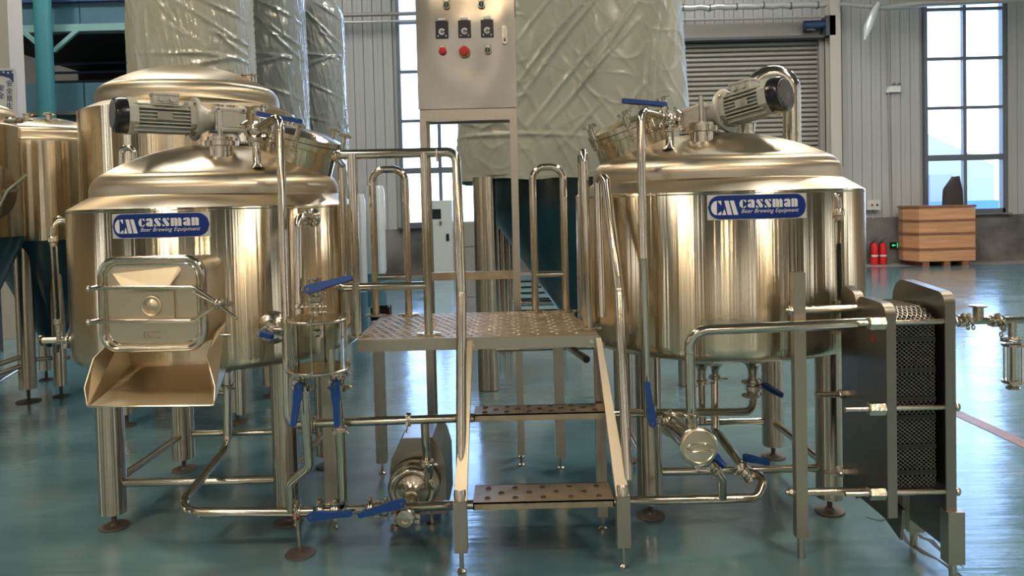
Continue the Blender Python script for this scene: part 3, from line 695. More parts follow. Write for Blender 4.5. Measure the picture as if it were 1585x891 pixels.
def badge(tank, cx, cy, R, zc, W=.47, H=.112, peel=False):
    h = H/2; r = h
    def edge(x):
        d = abs(x)-(W/2-r)
        return h if d <= 0 else math.sqrt(max(r*r-d*d, 0))
    paper = obj('badge', bend(strips(lambda x: h+.003, lambda x: -h-.003, -W/2-.003, W/2+.003, 24), cx, cy, R, zc, .0004), M_badgepaper, tank, label='badge with blue pill reading CM cassman Beer Brewing Equipment')
    obj('badge_ground', bend(strips(lambda x: max(edge(x), .0005), lambda x: -max(edge(x), .0005), -W/2, W/2, 60), cx, cy, R, zc, .0016), M_badgeblue, paper)
    L = MB(); s = W/1320.0
    def X(u, v): return ((u-788)*s, (272-v)*s)      # drawing units of the lettering
    def pg(pts): flatpoly(L, [X(*p) for p in pts])
    def halfdisc(cx_, cy_, rx, ry, a0, a1, n=12, close=True):
        pts = [(cx_+rx*cos(a0+(a1-a0)*i/n), cy_-ry*sin(a0+(a1-a0)*i/n)) for i in range(n+1)]; pg(list(reversed(pts)))
    # C
    halfdisc(243, 278, 75, 94, pi/2, 1.5*pi)
    pg([(256, 184), (300, 184), (300, 240), (294, 242), (262, 200)][::-1]); pg([(250, 372), (258, 350), (300, 322), (300, 372)][::-1])
    # M
    pg([(308, 372), (338, 290), (362, 372)][::-1]); pg([(338, 184), (392, 184), (436, 372), (378, 372)][::-1]); pg([(408, 184), (460, 184), (514, 372), (456, 372)][::-1])
    T, B = 176, 284; Wd = 94
    def c_(x):
        halfdisc(x+44, (T+B)/2, 42, 54, pi/2, 1.5*pi); pg([(x+50, T+4), (x+88, T+4), (x+88, T+34), (x+80, T+36)][::-1]); pg([(x+50, B), (x+54, B-12), (x+88, B-30), (x+84, B-10), (x+66, B)][::-1])
    def a_(x):
        pg([(x+4, T+34), (x+8, T+8), (x+36, T), (x+44, T+2), (x+44, T+30)][::-1]); pg([(x+48, T), (x+72, T), (x+92, T+20), (x+92, B), (x+50, B)][::-1])
        halfdisc(x+44, B-30, 42, 30, pi/2, 1.5*pi)
    def s_(x):
        pg([(x+4, T+24), (x+20, T), (x+42, T), (x+96, B-26), (x+82, B), (x+56, B)][::-1]); pg([(x+52, T), (x+90, T), (x+90, T+34)][::-1]); pg([(x+4, B), (x+4, B-36), (x+44, B)][::-1])
    def n_(x):
        pg([(x, T), (x+40, T), (x+40, B), (x, B)][::-1]); pg([(x+46, T), (x+72, T), (x+90, T+18), (x+90, B), (x+48, B)][::-1])
    def m_(x):
        pg([(x, T), (x+40, T), (x+40, B), (x, B)][::-1]); pg([(x+46, T), (x+70, T), (x+88, T+18), (x+88, B), (x+48, B)][::-1]); pg([(x+94, T), (x+118, T), (x+136, T+18), (x+136, B), (x+96, B)][::-1])
    x = 528
    for f_, wd in ((c_, 98), (a_, 102), (s_, 104), (s_, 106), (m_, 146), (a_, 102), (n_, 100)):
        f_(x); x += wd*1.06
    obj('badge_letters', bend(L, cx, cy, R, zc, .0030), M_badgewhite, paper, smooth=False)
    vs, fs = text_mesh('Beer Brewing Equipment', .0270, extrude=.0003, shear=.35, sp=1.06)
    m = MB().add([((935-788)*s+q.x*1.0, -q.z, (272-328)*s+q.y) for q in vs], fs)
    wmin = min(q.x for q in m.v); wmax = max(q.x for q in m.v); k = (780*s)/(wmax-wmin); mid = (wmin+wmax)/2
    for q in m.v: q.x = mid+(q.x-mid)*k
    obj('badge_words', bend(m, cx, cy, R, zc, .0030), M_badgewhite, paper, smooth=False)

# ================================================================== BREWING VESSELS
def tank_legs(t, cx, cy, dx, dy, ztop, r=.068, zl=.08, brace=True, disc=.075, zb=.233):
    for sx in (-1, 1):
        for sy in (-1, 1):
            x, y = cx+sx*dx, cy+sy*dy
            lg = obj('leg', MB().lathe([(r, zl), (r, ztop)], (x, y, 0), n=28), M_leg, t)
            obj('foot', MB().cyl((x, y, .012), (x, y, zl+.01), .013, n=10).lathe([(.026, .012), (.016, .026)], (x, y, 0), n=12).lathe([(disc*.96, 0), (disc, .004), (disc*.97, .011), (.02, .014)], (x, y, 0), n=28), M_rust, lg)
    if brace:
        for sy in (-1, 1): obj('leg_brace', MB().cyl((cx-dx+r*.9, cy+sy*dy, zb), (cx+dx-r*.9, cy+sy*dy, zb), .021, n=14), M_pipe, t)
        for sx in (-1, 1): obj('leg_brace', MB().cyl((cx+sx*dx, cy-dy+r*.9, zb), (cx+sx*dx, cy+dy-r*.9, zb), .021, n=14), M_pipe, t)
def hatch(t, c, ax, r=.21, hn=.10, knob_angles=(10, 80, 150, 215, 290, 340), ssign=1):
    """tilted round hatch: neck, lid and star-knob swing bolts"""
    c, ax = Vector(c), Vector(ax).normalized()
    nk = obj('hatch_neck', MB().lathe([(r*.96, -.16), (r*.96, hn-.035), (r*1.03, hn-.03), (r*1.03, hn)], c, ax, 40), M_tank, t)
    ld = obj('hatch_lid', MB().lathe([(r*.99, hn+.002), (r*1.04, hn+.004), (r*1.04, hn+.032), (r*1.0, hn+.036), (r*.7, hn+.055), (0, hn+.06)], c, ax, 40), M_tank, t)
    obj('hatch_gasket', MB().lathe([(r*1.0, hn-.001), (r*1.0, hn+.005)], c, ax, 40), M_gask, ld)
    u, v, a = frame(ax)
    for A in knob_angles:
        A = R_(A); d = u*cos(A)+v*sin(A); q = c+d*(r*1.13)
        kn = star_knob(MB(), q+a*(hn+.085), a, .042); kn.cyl(q+a*(hn+.02), q+a*(hn+.09), .016, .012, n=10)
        k_ = obj('star_knob', kn, M_cast, t)
        b = MB().cyl(q+a*(hn-.05), q+a*(hn+.04), .008, n=8); b.beam(q+a*(hn-.05)-d*.04, q+a*(hn-.05)+d*.012, .022, .018); b.cyl(q+a*(hn-.05)-v*.02, q+a*(hn-.05)+v*.02, .007, n=8)
        for j in range(5): b.ring(q+a*(hn-.03+.009*j), a, .010, .0025, 10, 5)
        obj('swing_bolt', b, M_cast, k_)
def agitator(c_gear, c_fan, base, label):
    """geared motor: fan cowl, finned body, flange, gearbox and pedestal on the dome"""
    g, f_ = Vector(c_gear), Vector(c_fan); base = Vector(base); d = (f_-g); L = d.length; d.normalize()
    t = thing('agitator_motor', label, 'motor', base)
    u, v, a = frame(d)       # u horizontal, v up
    if v.z < 0: u, v = -u, -v
    # gearbox block
    gb = MB(); 
    def bx(l0, l1, hw, hh, rr=.015):
        poly = rrect(hw*2, hh*2, rr, 3); return [(x, y) for x, y in poly]
    gb.prism(bx(0,0,.062,.062), u, v, a, g-a*.085, .17)
    for s1 in (-1, 1):
        for s2 in (-1, 1): gb.prism(rrect(.03,.03,.006,2), u, v, a, g+u*(s1*.055)+v*(s2*.055)-a*.088, .176)
    obj('gearbox', gb, M_motor, t)
    for s1 in (-1, 1):
        for s2 in (-1, 1):
            for n_ in (-u, u): obj('gearbox_bolt', MB().cyl(g+v*(s1*.055)+a*(s2*.07)+n_*.066, g+v*(s1*.055)+a*(s2*.07)+n_*.074, .007, n=8), M_darks, t)
    obj('gearbox_cover', MB().prism(rrect(.10, .085, .008, 3), a, v, u, g-u*.074, .008), M_motor, t); obj('gearbox_cover', MB().prism(rrect(.10,.085,.008,3), a, v, u, g+u*.066, .008), M_motor, t)
    obj('adapter_cone', MB().lathe([(.055, .08), (.062, .11), (.085, .15), (.10, .17)], g, d, 28), M_motor, t)
    obj('flange', MB().lathe([(.10, .165), (.118, .168), (.121, .175), (.121, .187), (.116, .19), (.09, .192)], g, d, 40), M_motor, t)
    for k in range(4):
        A = pi/4+pi/2*k; q = g+(u*cos(A)+v*sin(A))*.103; obj('flange_bolt', MB().cyl(q+a*.188, q+a*.204, .008, n=6), M_pipe, t)
    # motor body
    z0, z1 = .195, L-.055
    obj('motor_core', MB().lathe([(.066, z0), (.066, z1)], g, d, 24), M_motor, t)
    fins = MB()
    for side in range(4):
        A0 = pi/2*side
        for k in range(-3, 4):
            if side == 1: continue
            n_ = (u*cos(A0)+v*sin(A0)); sdd = (-u*sin(A0)+v*cos(A0)); q = g+sdd*(k*.0195)
            fins.beam(q+n_*.066+a*(z0+.025), q+n_*.066+a*(z1-.01), .0065 if abs(n_.z) > .5 else .036, .036 if abs(n_.z) > .5 else .0065, up=v)
    obj('cooling_fins', fins, M_motor, t)
    oc = []
    for k in range(8): oc.append((.098/cos(pi/8)*cos(pi/8+pi/4*k), .098/cos(pi/8)*sin(pi/8+pi/4*k)))
    obj('end_shield', MB().prism([(x*.93, y*.93) for x, y in oc], u, v, a, g+a*(z0-.003), .03), M_motor, t)
    obj('end_shield', MB().prism([(x*.98, y*.98) for x, y in oc], u, v, a, g+a*(z1-.03), .045), M_motor, t)
    tb = MB().prism(rrect(.13, .09, .01, 3), a, u, v, g+a*((z0+z1)/2-.02)+v*.07, .045).prism(rrect(.14, .10, .015, 3), a, u, v, g+a*((z0+z1)/2-.02)+v*.115, .012)
    obj('terminal_box', tb, M_motor, t)
    for k in (-1, 1):
        for s_ in (-1, 1): obj('cable_gland', MB().cyl(g+a*((z0+z1)/2-.02+k*.028)+v*.095+u*s_*.045, g+a*((z0+z1)/2-.02+k*.028)+v*.095+u*s_*.062, .015, n=14), M_motor, t)
    for sgn in (-1, 1): obj('rating_plate', MB().prism(rrect(.075, .045, .004, 2), a, v, u*sgn, g+a*((z0+z1)/2+.0)+u*sgn*.085, .002), M_frame, t)
    cw = MB().lathe([(.096, z1+.012), (.096, L+.0), (.088, L+.02), (.06, L+.027), (0, L+.028)], g, d, 32)
    co = obj('fan_cowl', cw, M_black, t)
    gr = MB()
    for k in range(-5, 6):
        q = g+a*(L+.027)+u*(k*.013); hh = math.sqrt(max(.0, .07**2-(k*.013)**2)); gr.beam(q-v*hh, q+v*hh, .005, .004)
    gr.ring(g+a*(L+.024), d, .075, .003, 28, 5)
    obj('fan_grille', gr, M_grey, co)
    # pedestal
    gz = g.z-.062
    obj('pedestal', MB().lathe([(.115, 0), (.115, .012), (.075, .016), (.055, gz-base.z-.012), (.062, gz-base.z-.01), (.062, gz-base.z)], base, n=28), M_motor, t)
    for k in range(6):
        A = pi/3*k+.3; obj('flange_bolt', MB().cyl(base+Vector((.098*cos(A), .098*sin(A), .010)), base+Vector((.098*cos(A), .098*sin(A), .028)), .008, n=6), M_pipe, t)
    return t
def union_port(c, label, h=.062, r=.066, rod=.15):
    """threaded union on the dome with ears and a standing rod"""
    c = Vector(c)
    t = thing('union_port', label, 'fitting', c)
    obj('union_body', MB().lathe([(r*.95, -.05), (r*.95, h*.35), (r*1.15, h*.4), (r*1.15, h*.85), (r*.98, h*.9), (r*.98, h*1.15), (r*.8, h*1.15), (r*.8, h*.8), (0, h*.8)], c, n=28), M_cast, t)
    for k in range(6):
        A = pi/3*k+.2; d = Vector((cos(A), sin(A), 0)); b = MB().beam(c+d*r*1.1+Vector((0,0,h*.62)), c+d*r*1.38+Vector((0,0,h*.62)), .016, .022)
        obj('spanner_ear', b, M_cast, t)
    obj('rod', MB().cyl(c+Vector((0,0,h*.8)), c+Vector((0,0,h+rod)), .012, n=14).cyl(c+Vector((0,0,h*.8)), c+Vector((0,0,h*.8+.03)), .019, n=12), M_pipe, t)
    return t

def toris(rd, z0, top, kf=.17):
    """dished end: knuckle arc running tangentially into a shallow crown"""
    k = rd*kf; h = top-z0; lo, hi = rd*1.001, rd*6
    for _ in range(40):
        Rc = (lo+hi)/2; hh = Rc-math.sqrt((Rc-k)**2-(rd-k)**2)
        if hh > h: lo = Rc
        else: hi = Rc
    th = math.asin((rd-k)/(Rc-k)); cz = z0-(Rc-k)*cos(th); pr = []
    for i in range(11): A = (pi/2-th)*i/10; pr.append((rd-k+k*cos(A), z0+k*sin(A)))
    for i in range(1, 17): A = th*(1-i/16); pr.append((Rc*sin(A) if i < 16 else 0, cz+Rc*cos(A)))
    return pr
def brew_tank(name, label, cx, cy, R, rd, badge_z, hs, leg=(.46, .42), zt=1.675):
    t = thing(name, label, 'tank', (cx, cy, 0))
    k = R
    obj('shell', MB().lathe([(k-.09, .865), (k-.05, .868), (k-.015, .885), (k-.002, .91), (k, .94), (k, zt-.004), (k-.004, zt)], (cx, cy, 0), n=128, cap=False), M_tank, t, sharp=50)
    obj('bottom', MB().lathe([(0, .825), (.25, .832), (.55, .852), (k-.06, .868)], (cx, cy, 0), n=96, cap=False), M_sheet, t, sharp=50)
    obj('shoulder', MB().lathe([(k-.004, zt), (rd+.004, zt+.062), (rd, zt+.066)], (cx, cy, 0), n=128, cap=False), M_dome, t)
    pr = [(rd-.001, zt+.05)] + toris(rd, zt+.085, hs)
    obj('dome', MB().lathe(pr, (cx, cy, 0), n=128, cap=False), M_dome, t, sharp=60)
    obj('shell_seam', MB().ring((cx, cy, zt-.012), (0,0,1), R-.001, .0035, 128, 6), M_pipe, t)
    tank_legs(t, cx, cy, leg[0], leg[1], .86)
    if badge_z: badge(t, cx, cy, R, badge_z)
    def dome_z(r):
        for (ra, za), (rb, zb_) in zip(pr, pr[1:]):
            if rb <= r <= ra: return za+(zb_-za)*((ra-r)/max(ra-rb, 1e-6))
        return zt
    return t, dome_z

LX, LY, LR = -1.68, 4.30, .775
RX, RY, RR = 1.16, 4.27, .79
tl, dzl = brew_tank('mash_tank', 'large brushed stainless mash tank on four legs at the left with a rectangular grain door', LX, LY, LR, .665, 1.592, 2.035)
tr, dzr = brew_tank('brew_kettle', 'large brushed stainless brew kettle on four legs right of the steps', RX, RY, RR, .685, 1.612, 2.03, leg=(.47, .42), zt=1.69)

# hatches with star knobs (the hatch belongs to its tank)
hc = P(458, 247, 4.30); ax = Vector((.30, -.10, 1)).normalized()
hatch(tl, hc, ax, r=.225, hn=.12)
hc2 = P(982, 230, 4.28); ax2 = Vector((-.36, -.08, 1)).normalized()
hatch(tr, hc2, ax2, r=.222, hn=.12)

# agitators
agitator(P(352, 187, 4.28), P(182, 178, 3.93), (P(352, 187, 4.28).x, 4.28, dzl(.02)-.004), 'grey finned agitator motor with black fan cowl on the left tank, pointing left')
agitator(P(1083, 184, 4.25), P(1210, 146, 3.86), (P(1083, 184, 4.25).x, 4.25, dzr(.08)-.004), 'grey finned agitator motor with black fan cowl on the right kettle, pointing right')
pl = P(342, 244, 3.92); rr_ = math.hypot(pl.x-LX, 3.92-LY); union_port((pl.x, 3.92, dzl(rr_)+.012), 'threaded union with a standing rod on the left tank dome')
pr_ = P(1086, 222, 3.90); rr_ = math.hypot(pr_.x-RX, 3.90-RY); union_port((pr_.x, 3.90, dzr(rr_)+.012), 'threaded union with a standing rod on the right kettle dome')
# big steam vent bend on the kettle
def V3(px, py, y): return P(px, py, y)
t = thing('steam_vent', 'wide polished vent bend arching behind the right motor', 'pipe', (V3(1232, 215, 4.45).x, 4.45, 1.9))
vx = V3(1226, 215, 4.45).x
obj('vent_bend', MB().tube([(vx, 4.45, dzr(math.hypot(vx-RX, .18))-.03), (vx, 4.45, V3(1226, 112, 4.45).z), (V3(1165, 112, 4.5).x, 4.5, V3(1165, 118, 4.5).z+.0), (V3(1150, 112, 4.5).x, 4.52, 1.93)], .052, .13, 22, seg=12), M_pipe, t)
obj('weld_collar', MB().cyl((vx, 4.45, 2.02), (vx, 4.45, 2.035), .056, n=24), M_cast, t)
n3 = V3(1170, 190, 4.35)
obj('port', MB().lathe([(.045, -.12), (.045, .0), (.07, .005), (.07, .02)], (V3(1152,190,4.35).x, 4.35, V3(1152,192,4.35).z), n=20), M_cast, t)

# ---- grain door on the mash tank
hx = P(236, 470, 3.33).x; hz = P(236, 470, 3.33).z; y0 = 3.33
W_, H_ = .455, .405
t = thing('grain_door', 'rectangular grain-out door with a clamp bar and star handle on the left tank front', 'door', (hx, y0, hz))
def rr3(w_, h_, r_, y, n=8): return [Vector((hx+a, y, hz+b)) for a, b in rrect(w_, h_, r_, n)]
# throat (hollow sleeve to the shell)
def sleeve(w_, h_, r_, ya, yb, th=.006, n=8):
    m = MB(); A = rr3(w_, h_, r_, ya, n); B = rr3(w_, h_, r_, yb, n); C = rr3(w_-2*th, h_-2*th, r_-th, yb, n); D = rr3(w_-2*th, h_-2*th, r_-th, ya, n); N = len(A)
    fs = []
    for i in range(N):
        j = (i+1) % N
        for q in range(4): fs.append((q*N+i, q*N+j, ((q+1) % 4)*N+j, ((q+1) % 4)*N+i))
    return m.add(A+B+C+D, fs)
obj('throat', sleeve(W_+.01, H_, .07, y0+.035, 3.62), M_door, t)
obj('frame_tube', MB().sweep(rr3(W_, H_, .075, y0, 8), .015, 12, closed=True), M_pipe, t)
obj('inner_lip', MB().sweep(rr3(W_-.05, H_-.05, .055, y0+.008, 8), .006, 8, closed=True), M_pipe, t)
dp = rrect(W_-.02, H_-.02, .065, 6); N = len(dp)
door = MB().prism(dp, (1,0,0), (0,0,1), (0,1,0), (hx, y0+.004, hz), .02)
dr = obj('door_panel', door, M_door, t)
# pressed relief: raised trapezoids and shallow boss
fp_ = [(-.165, .165, .0), (.125, .165, .0), (.135, .15, .002), (.075, .060, .030), (-.105, .060, .030), (-.175, .14, .002)]
m = MB(); n_ = len(fp_); m.add([(hx+x, y0+.003-k_, hz+z) for x, z, k_ in fp_]+[(hx+x, y0+.012, hz+z) for x, z, k_ in fp_], [tuple(range(n_)), tuple(reversed(range(n_, 2*n_)))]+[(i_, i_+n_, (i_+1) % n_+n_, (i_+1) % n_) for i_ in range(n_)])
obj('pressed_facet', m, M_door, dr, smooth=False)
obj('pressed_panel', MB().prism([(-.125, -.075), (-.125, .055), (.10, .055), (.10, -.075)], (1,0,0), (0,0,1), (0,-1,0), (hx, y0+.004, hz), .013), M_door, dr)
obj('pressed_boss', MB().ring((hx+.0, y0-.011, hz-.008), (0,1,0), .042, .007, 32, 8).lathe([(0, .009), (.018, .007), (.03, 0)], (hx, y0-.009, hz-.008), (0,-1,0), 24), M_door, dr)
mk = MB()
for bx0, bx1, bz0, bz1 in ((-.045,-.041,0,.03),(-.045,.03,.026,.03),(-.045,.03,0,.004),(-.028,-.024,.006,.022),(-.028,-.010,.006,.009)):
    mk.box((hx+bx0, y0+.001, hz-.155+bz0), (hx+bx1, y0+.0045, hz-.155+bz1))
obj('embossed_mark', mk, M_frame, dr, smooth=False)
# hinge rod left
hxl = P(151, 450, 3.36).x
obj('hinge_rod', MB().cyl((hxl+.012, 3.37, P(155, 425, 3.37).z), (hxl+.012, 3.37, P(155, 512, 3.37).z), .009, n=10), M_pipe, t)
for py in (430, 508): obj('hinge_block', MB().cyl((hxl+.012, 3.37, P(155, py, 3.37).z-.016), (hxl+.012, 3.37, P(155, py, 3.37).z+.016), .014, n=8).beam((hxl+.012, 3.37, P(155,py,3.37).z), (hxl+.05, 3.42, P(155,py,3.37).z), .02, .014), M_cast, t)
# clamp bars
for pya, pyb, pyc in ((447, 444, 467), (499, 496, 472)):
    yb = 3.285
    pts = [P(137, pya, 3.31), P(160, pya-2, yb), P(300, pyb, yb), P(335, (pyc), 3.27)]
    obj('clamp_bar', MB().tube(pts, .0085, .05, 10), M_pipe, t)
    obj('bar_end', MB().ball(P(137, pya, 3.31), .014), M_cast, t)
    obj('bar_stiffener', MB().beam(P(205, pyb+1, yb+.012), P(295, pyb, yb+.012), .018, .012), M_sheet, t)
    obj('hinge_link', MB().tube([P(137, pya, 3.31), P(152, pya-4, 3.34), P(168, pya-10 if pya < 470 else pya-8, 3.37)], .007, .02, 8), M_pipe, t)
cc = P(335, 471, 3.26)
obj('hand_nut', MB().lathe([(.012, -.05), (.022, -.045), (.022, -.01), (.016, 0), (.010, .008), (0, .010)], cc, (0,-1,0), 16), M_cast, t)
for dx, dz_ in ((-.098, .055), (.085, -.062)):
    obj('star_arm', MB().cyl(cc+Vector((0,.01,0)), cc+Vector((dx,.0,dz_)), .0075, n=10).ball(cc+Vector((dx,0,dz_)), .0085, 8, 6), M_pipe, t)
obj('latch_lug', MB().beam(P(335,470,3.31), P(356,470,3.42), .03, .02).cyl(P(350,462,3.36), P(350,480,3.36), .008, n=8), M_cast, t)
obj('latch_lug', MB().cyl(P(340,518,3.38), P(356,518,3.40), .010, n=10), M_cast, t)
# chute
t = thing('grain_chute', 'folded stainless spent-grain chute hanging below the grain door', 'chute', (hx, 3.3, .85))
a0, a1 = P(192, 562, 3.56), P(352, 575, 3.56)
a0 = Vector((hx-.225, 3.58, .93)); a1 = Vector((hx+.235, 3.58, .93))
f0, f1 = P(137, 629, 3.10), P(330, 627, 3.10)
th = Vector((0, 0, -.003))
def sheet(mb, pts, off):
    n = len(pts); off = Vector(off); pts = [Vector(p) for p in pts]
    mb.add(pts+[p+off for p in pts], [tuple(range(n)), tuple(reversed(range(n, 2*n)))]+[(i, i+n, (i+1) % n+n, (i+1) % n) for i in range(n)]); return mb
obj('chute_floor', sheet(MB(), [a0, f0, f1, a1], (0, .0005, -.004)), M_door, t, smooth=False)
l_t0 = P(148, 545, 3.38); l_t1 = P(131, 600, 3.14)
r_t0 = P(355, 492, 3.44); r_t1 = P(332, 598, 3.14)
l_t0 = Vector((a0.x-.02, 3.45, hz-H_*.42)); r_t0 = Vector((a1.x+.01, 3.42, hz-H_*.36))
obj('chute_side', sheet(MB(), [a0, l_t0+Vector((0,.12,.03)), l_t0, Vector((l_t0.x-.012, 3.30, 1.01)), l_t1+Vector((0,0,-.0)), f0+Vector((-.004, .0, .006)), f0], (-.003, 0, 0)), M_door, t, smooth=False)
obj('chute_side', sheet(MB(), [a1, r_t0+Vector((0,.12,.03)), r_t0, Vector((r_t0.x+.0, 3.30, 1.01)), r_t1, f1+Vector((.003,0,.02)), f1], (.003, 0, 0)), M_door, t, smooth=False)
obj('chute_lip', MB().cyl(f0, f1, .0035, n=8), M_pipe, t)
# ================================================================== PIPEWORK AT THE FRONT
PR = .0235
def pipe(label, pts, r=PR, bend=.07, clamps=(), n=16, flanges=()):
    pts = [Vector(p) for p in pts]
    o = thing('process_pipe', label, 'pipe', pts[0])
    obj('tube', MB().tube(pts, r, bend, n), M_pipe, o)
    for c, ax in clamps: obj('clamp', ringclamp(MB(), c, ax, r), M_cast, o)
    for c, ax in flanges: obj('weld_seam', MB().lathe([(r, -.006), (r*1.06, 0), (r, .006)], c, ax, 16, cap=False), M_cast, o)
    return o
Z = Vector((0, 0, 1)); X = Vector((1, 0, 0)); Y = Vector((0, 1, 0))
# manifold line left of the pump
YL = 3.50
lm = P(450, 793, YL)
pipe('drain pipe under the left tank that drops, slants forward and turns right along the floor', [P(352, 575, 4.0), P(353, 690, 4.0), P(270, 792, YL), P(455, 792, YL)], .022, .10,
     clamps=[(P(352, 598, 4.0), Z), (P(462, 792, YL), X)], flanges=[(P(353, 676, 4.0), Z), (P(310, 793, YL), X)])
pipe('short outlet stub under the left tank beside the slanting drain', [(P(372,560,4.3)), P(374, 640, 4.3)], .03, .05)
# spray riser a, left of centre: from the tank top valve down behind the sight vessel
ya = 3.52
pipe('tall thin riser in front of the left tank, from top valve to floor', [P(403, 196, 3.80), P(433, 180, 3.66), P(443, 500, ya), P(446, 657, ya), P(500, 654, 3.56)], .0215, .055,
     clamps=[(P(486, 655, 3.55), X)], flanges=[(P(433, 208, 3.655), Z)])
pipe('long horizontal transfer pipe passing behind the steps', [P(488, 654.5, 3.56), P(705, 647, 3.62), P(960, 639, 3.75), P(1165, 637, 3.92), P(1166, 600, 3.98)], .0215, .06,
     clamps=[(P(632, 649, 3.61), X)])
# manifold: b from the left lower valve
pipe('S-bent pipe dropping from the sight vessel to the floor line', [P(466, 612, 3.40), P(470, 600, 3.40), P(479, 722, 3.44), P(448, 748, 3.48), P(451, 792, YL)], .0225, .06, clamps=[])
pipe('straight pipe dropping from the sight vessel to the floor line', [P(523, 618, 3.42), P(528, 700, 3.45), P(531, 790, YL)], .0225, .05, clamps=[(P(526, 664, 3.44), Z)])
pipe('floor line piece between the two manifold valves', [P(462, 792, YL), P(486, 791, YL)], .0225)
valve(P(508, 790, YL), X, .0225, P(482, 799, YL-.06), P(545, 794, YL-.06), (0,-1,0), 'manifold valve with a level blue lever near the floor, left of the pump', wing=(0,0,1))
pipe('floor line piece carrying the straight pipe', [P(522, 789, YL), P(566, 787, YL)], .0225, clamps=[])
valve(P(585, 787, YL+.01), X, .0225, P(622, 778, YL-.09), P(555, 797, YL-.07), (0,-1,0), 'manifold valve with a slanting blue lever beside the pump inlet', wing=(0,0,1))
t = thing('drain_cock', 'small red-capped drain cock below the floor line with a round foot', 'valve', F(465, 857))
fp = F(465, 857)
obj('cap', MB().cyl(P(458, 796, YL-.02), P(458, 802, YL-.04), .013, n=12), M_red, t)
obj('support_rod', MB().cyl(P(460, 800, YL), (fp.x, fp.y, .01), .0115, n=12), M_pipe, t)
obj('foot_disc', MB().lathe([(.07, 0), (.072, .003), (.070, .007), (.015, .009)], fp, n=28), M_rust, t)
obj('clamp', ringclamp(MB(), P(462, 792, YL), X, .0225, (0, -.3, 1)), M_cast, t)
# pump
yp = 3.72
pc = P(640, 755, yp)
t = thing('centrifugal_pump', 'stainless centrifugal pump with a faceted motor hood standing on the floor', 'pump', (pc.x, 3.9, 0))
def Q(px, py, y=yp): q = P(px, py, y); return (q.x, q.z)
xL, xR = P(603, 750, 3.78).x, P(690, 750, 3.78).x; zT = P(650, 668, 3.9).z; zM = P(650, 705, 3.78).z
hood = [(xL, .06), (xR, .06), (xR, zM-.06), (xR-.025, zM+.03), (xR-.065, zT), (xL+.07, zT), (xL+.012, zM-.015), (xL, zM-.08)]
m = MB(); fr_ = [Vector((x, 3.80, z)) for x, z in hood]
cxh = (xL+xR)/2
bk = [Vector((cxh+(x-cxh)*1.0, 4.20, z*1.0)) for x, z in hood]; n_ = len(hood)
m.add(fr_+bk, [tuple(range(n_)), tuple(reversed(range(n_, 2*n_)))]+[(i, i+n_, (i+1) % n_+n_, (i+1) % n_) for i in range(n_)])
obj('motor_hood', m, M_plate_edge, t, smooth=False)
obj('volute', MB().lathe([(.125, -.06), (.13, -.05), (.13, .0), (.115, .02), (.10, .025), (.0, .03)], pc, (0,-1,0), 40), M_sheet, t)
obj('volute_rim', MB().ring(pc+Vector((0,-.03,-.0)), Y, .098, .021, 40, 12), M_pipe, t)
obj('volute_face', MB().lathe([(.085, .03), (.08, .042), (.045, .048), (.03, .06)], pc, (0,-1,0), 32), M_cast, t)
for k in range(4):
    A = pi/2*k+.6; obj('face_bolt', MB().cyl(pc+Vector((.066*cos(A), -.04, .066*sin(A))), pc+Vector((.066*cos(A), -.055, .066*sin(A))), .006, n=6), M_pipe, t)
inl = P(634, 775, 3.58)
obj('inlet_neck', MB().cyl(pc+Vector((0,-.04,-.02)), P(627, 797, 3.50), .032, .026, n=22).ring(P(633, 783, 3.60), Y, .034, .007, 24, 8).ring(P(636, 772, 3.63), Y, .036, .006, 24, 8), M_cast, t)
obj('discharge_neck', MB().tube([pc+Vector((.06,-.01,-.03)), P(664, 725, 3.68), P(661, 715, 3.66)], .024, .05, 14), M_cast, t)
for px, py in ((612, 818), (668, 815)):
    q = F(px, py); obj('foot', MB().cyl((q.x, q.y+.02, .01), (q.x, q.y+.02, .10), .010, n=8).lathe([(.028, 0), (.028, .012), (.014, .02)], (q.x, q.y+.02, 0), n=16), M_cast, t)
for xx in (xL+.03, xR-.03): obj('foot', MB().cyl((xx, 4.1, .0), (xx, 4.1, .07), .012, n=8), M_cast, t)
pipe('short riser from the pump up to the long transfer pipe', [P(661, 716, 3.66), P(657, 648, 3.62)], .021, clamps=[(P(661, 714, 3.66), Z)])
pipe('floor line from the pump behind the steps to an upturned elbow', [P(628, 785, 3.52), P(706, 781, 3.56), P(960, 775, 3.62), P(1172, 770, 3.66), P(1184, 738, 3.72), P(1158, 730, 3.78)], .0225, .06, flanges=[(P(1100, 772, 3.645), X)])
t = thing('pump_inlet_clamp', 'open round clamp fitting facing forward below the blue lever at the pump', 'fitting', P(627, 802, 3.46))
q = P(627, 803, 3.44)
obj('ferrule', MB().lathe([(.030, 0), (.046, .006), (.046, .024), (.040, .030), (.024, .031), (.022, .012), (0, .012)], q+Vector((0,.03,0)), (0,-1,0), 28), M_cast, t)
obj('clamp_ring', ringclamp(MB(), q+Vector((0,.022,0)), Y, .030, (1, 0, -.1)), M_cast, t)
obj('ferrule_bore', MB().cyl(q+Vector((0,.012,0)), q+Vector((0,.016,0)), .021, n=20), M_gask, t)
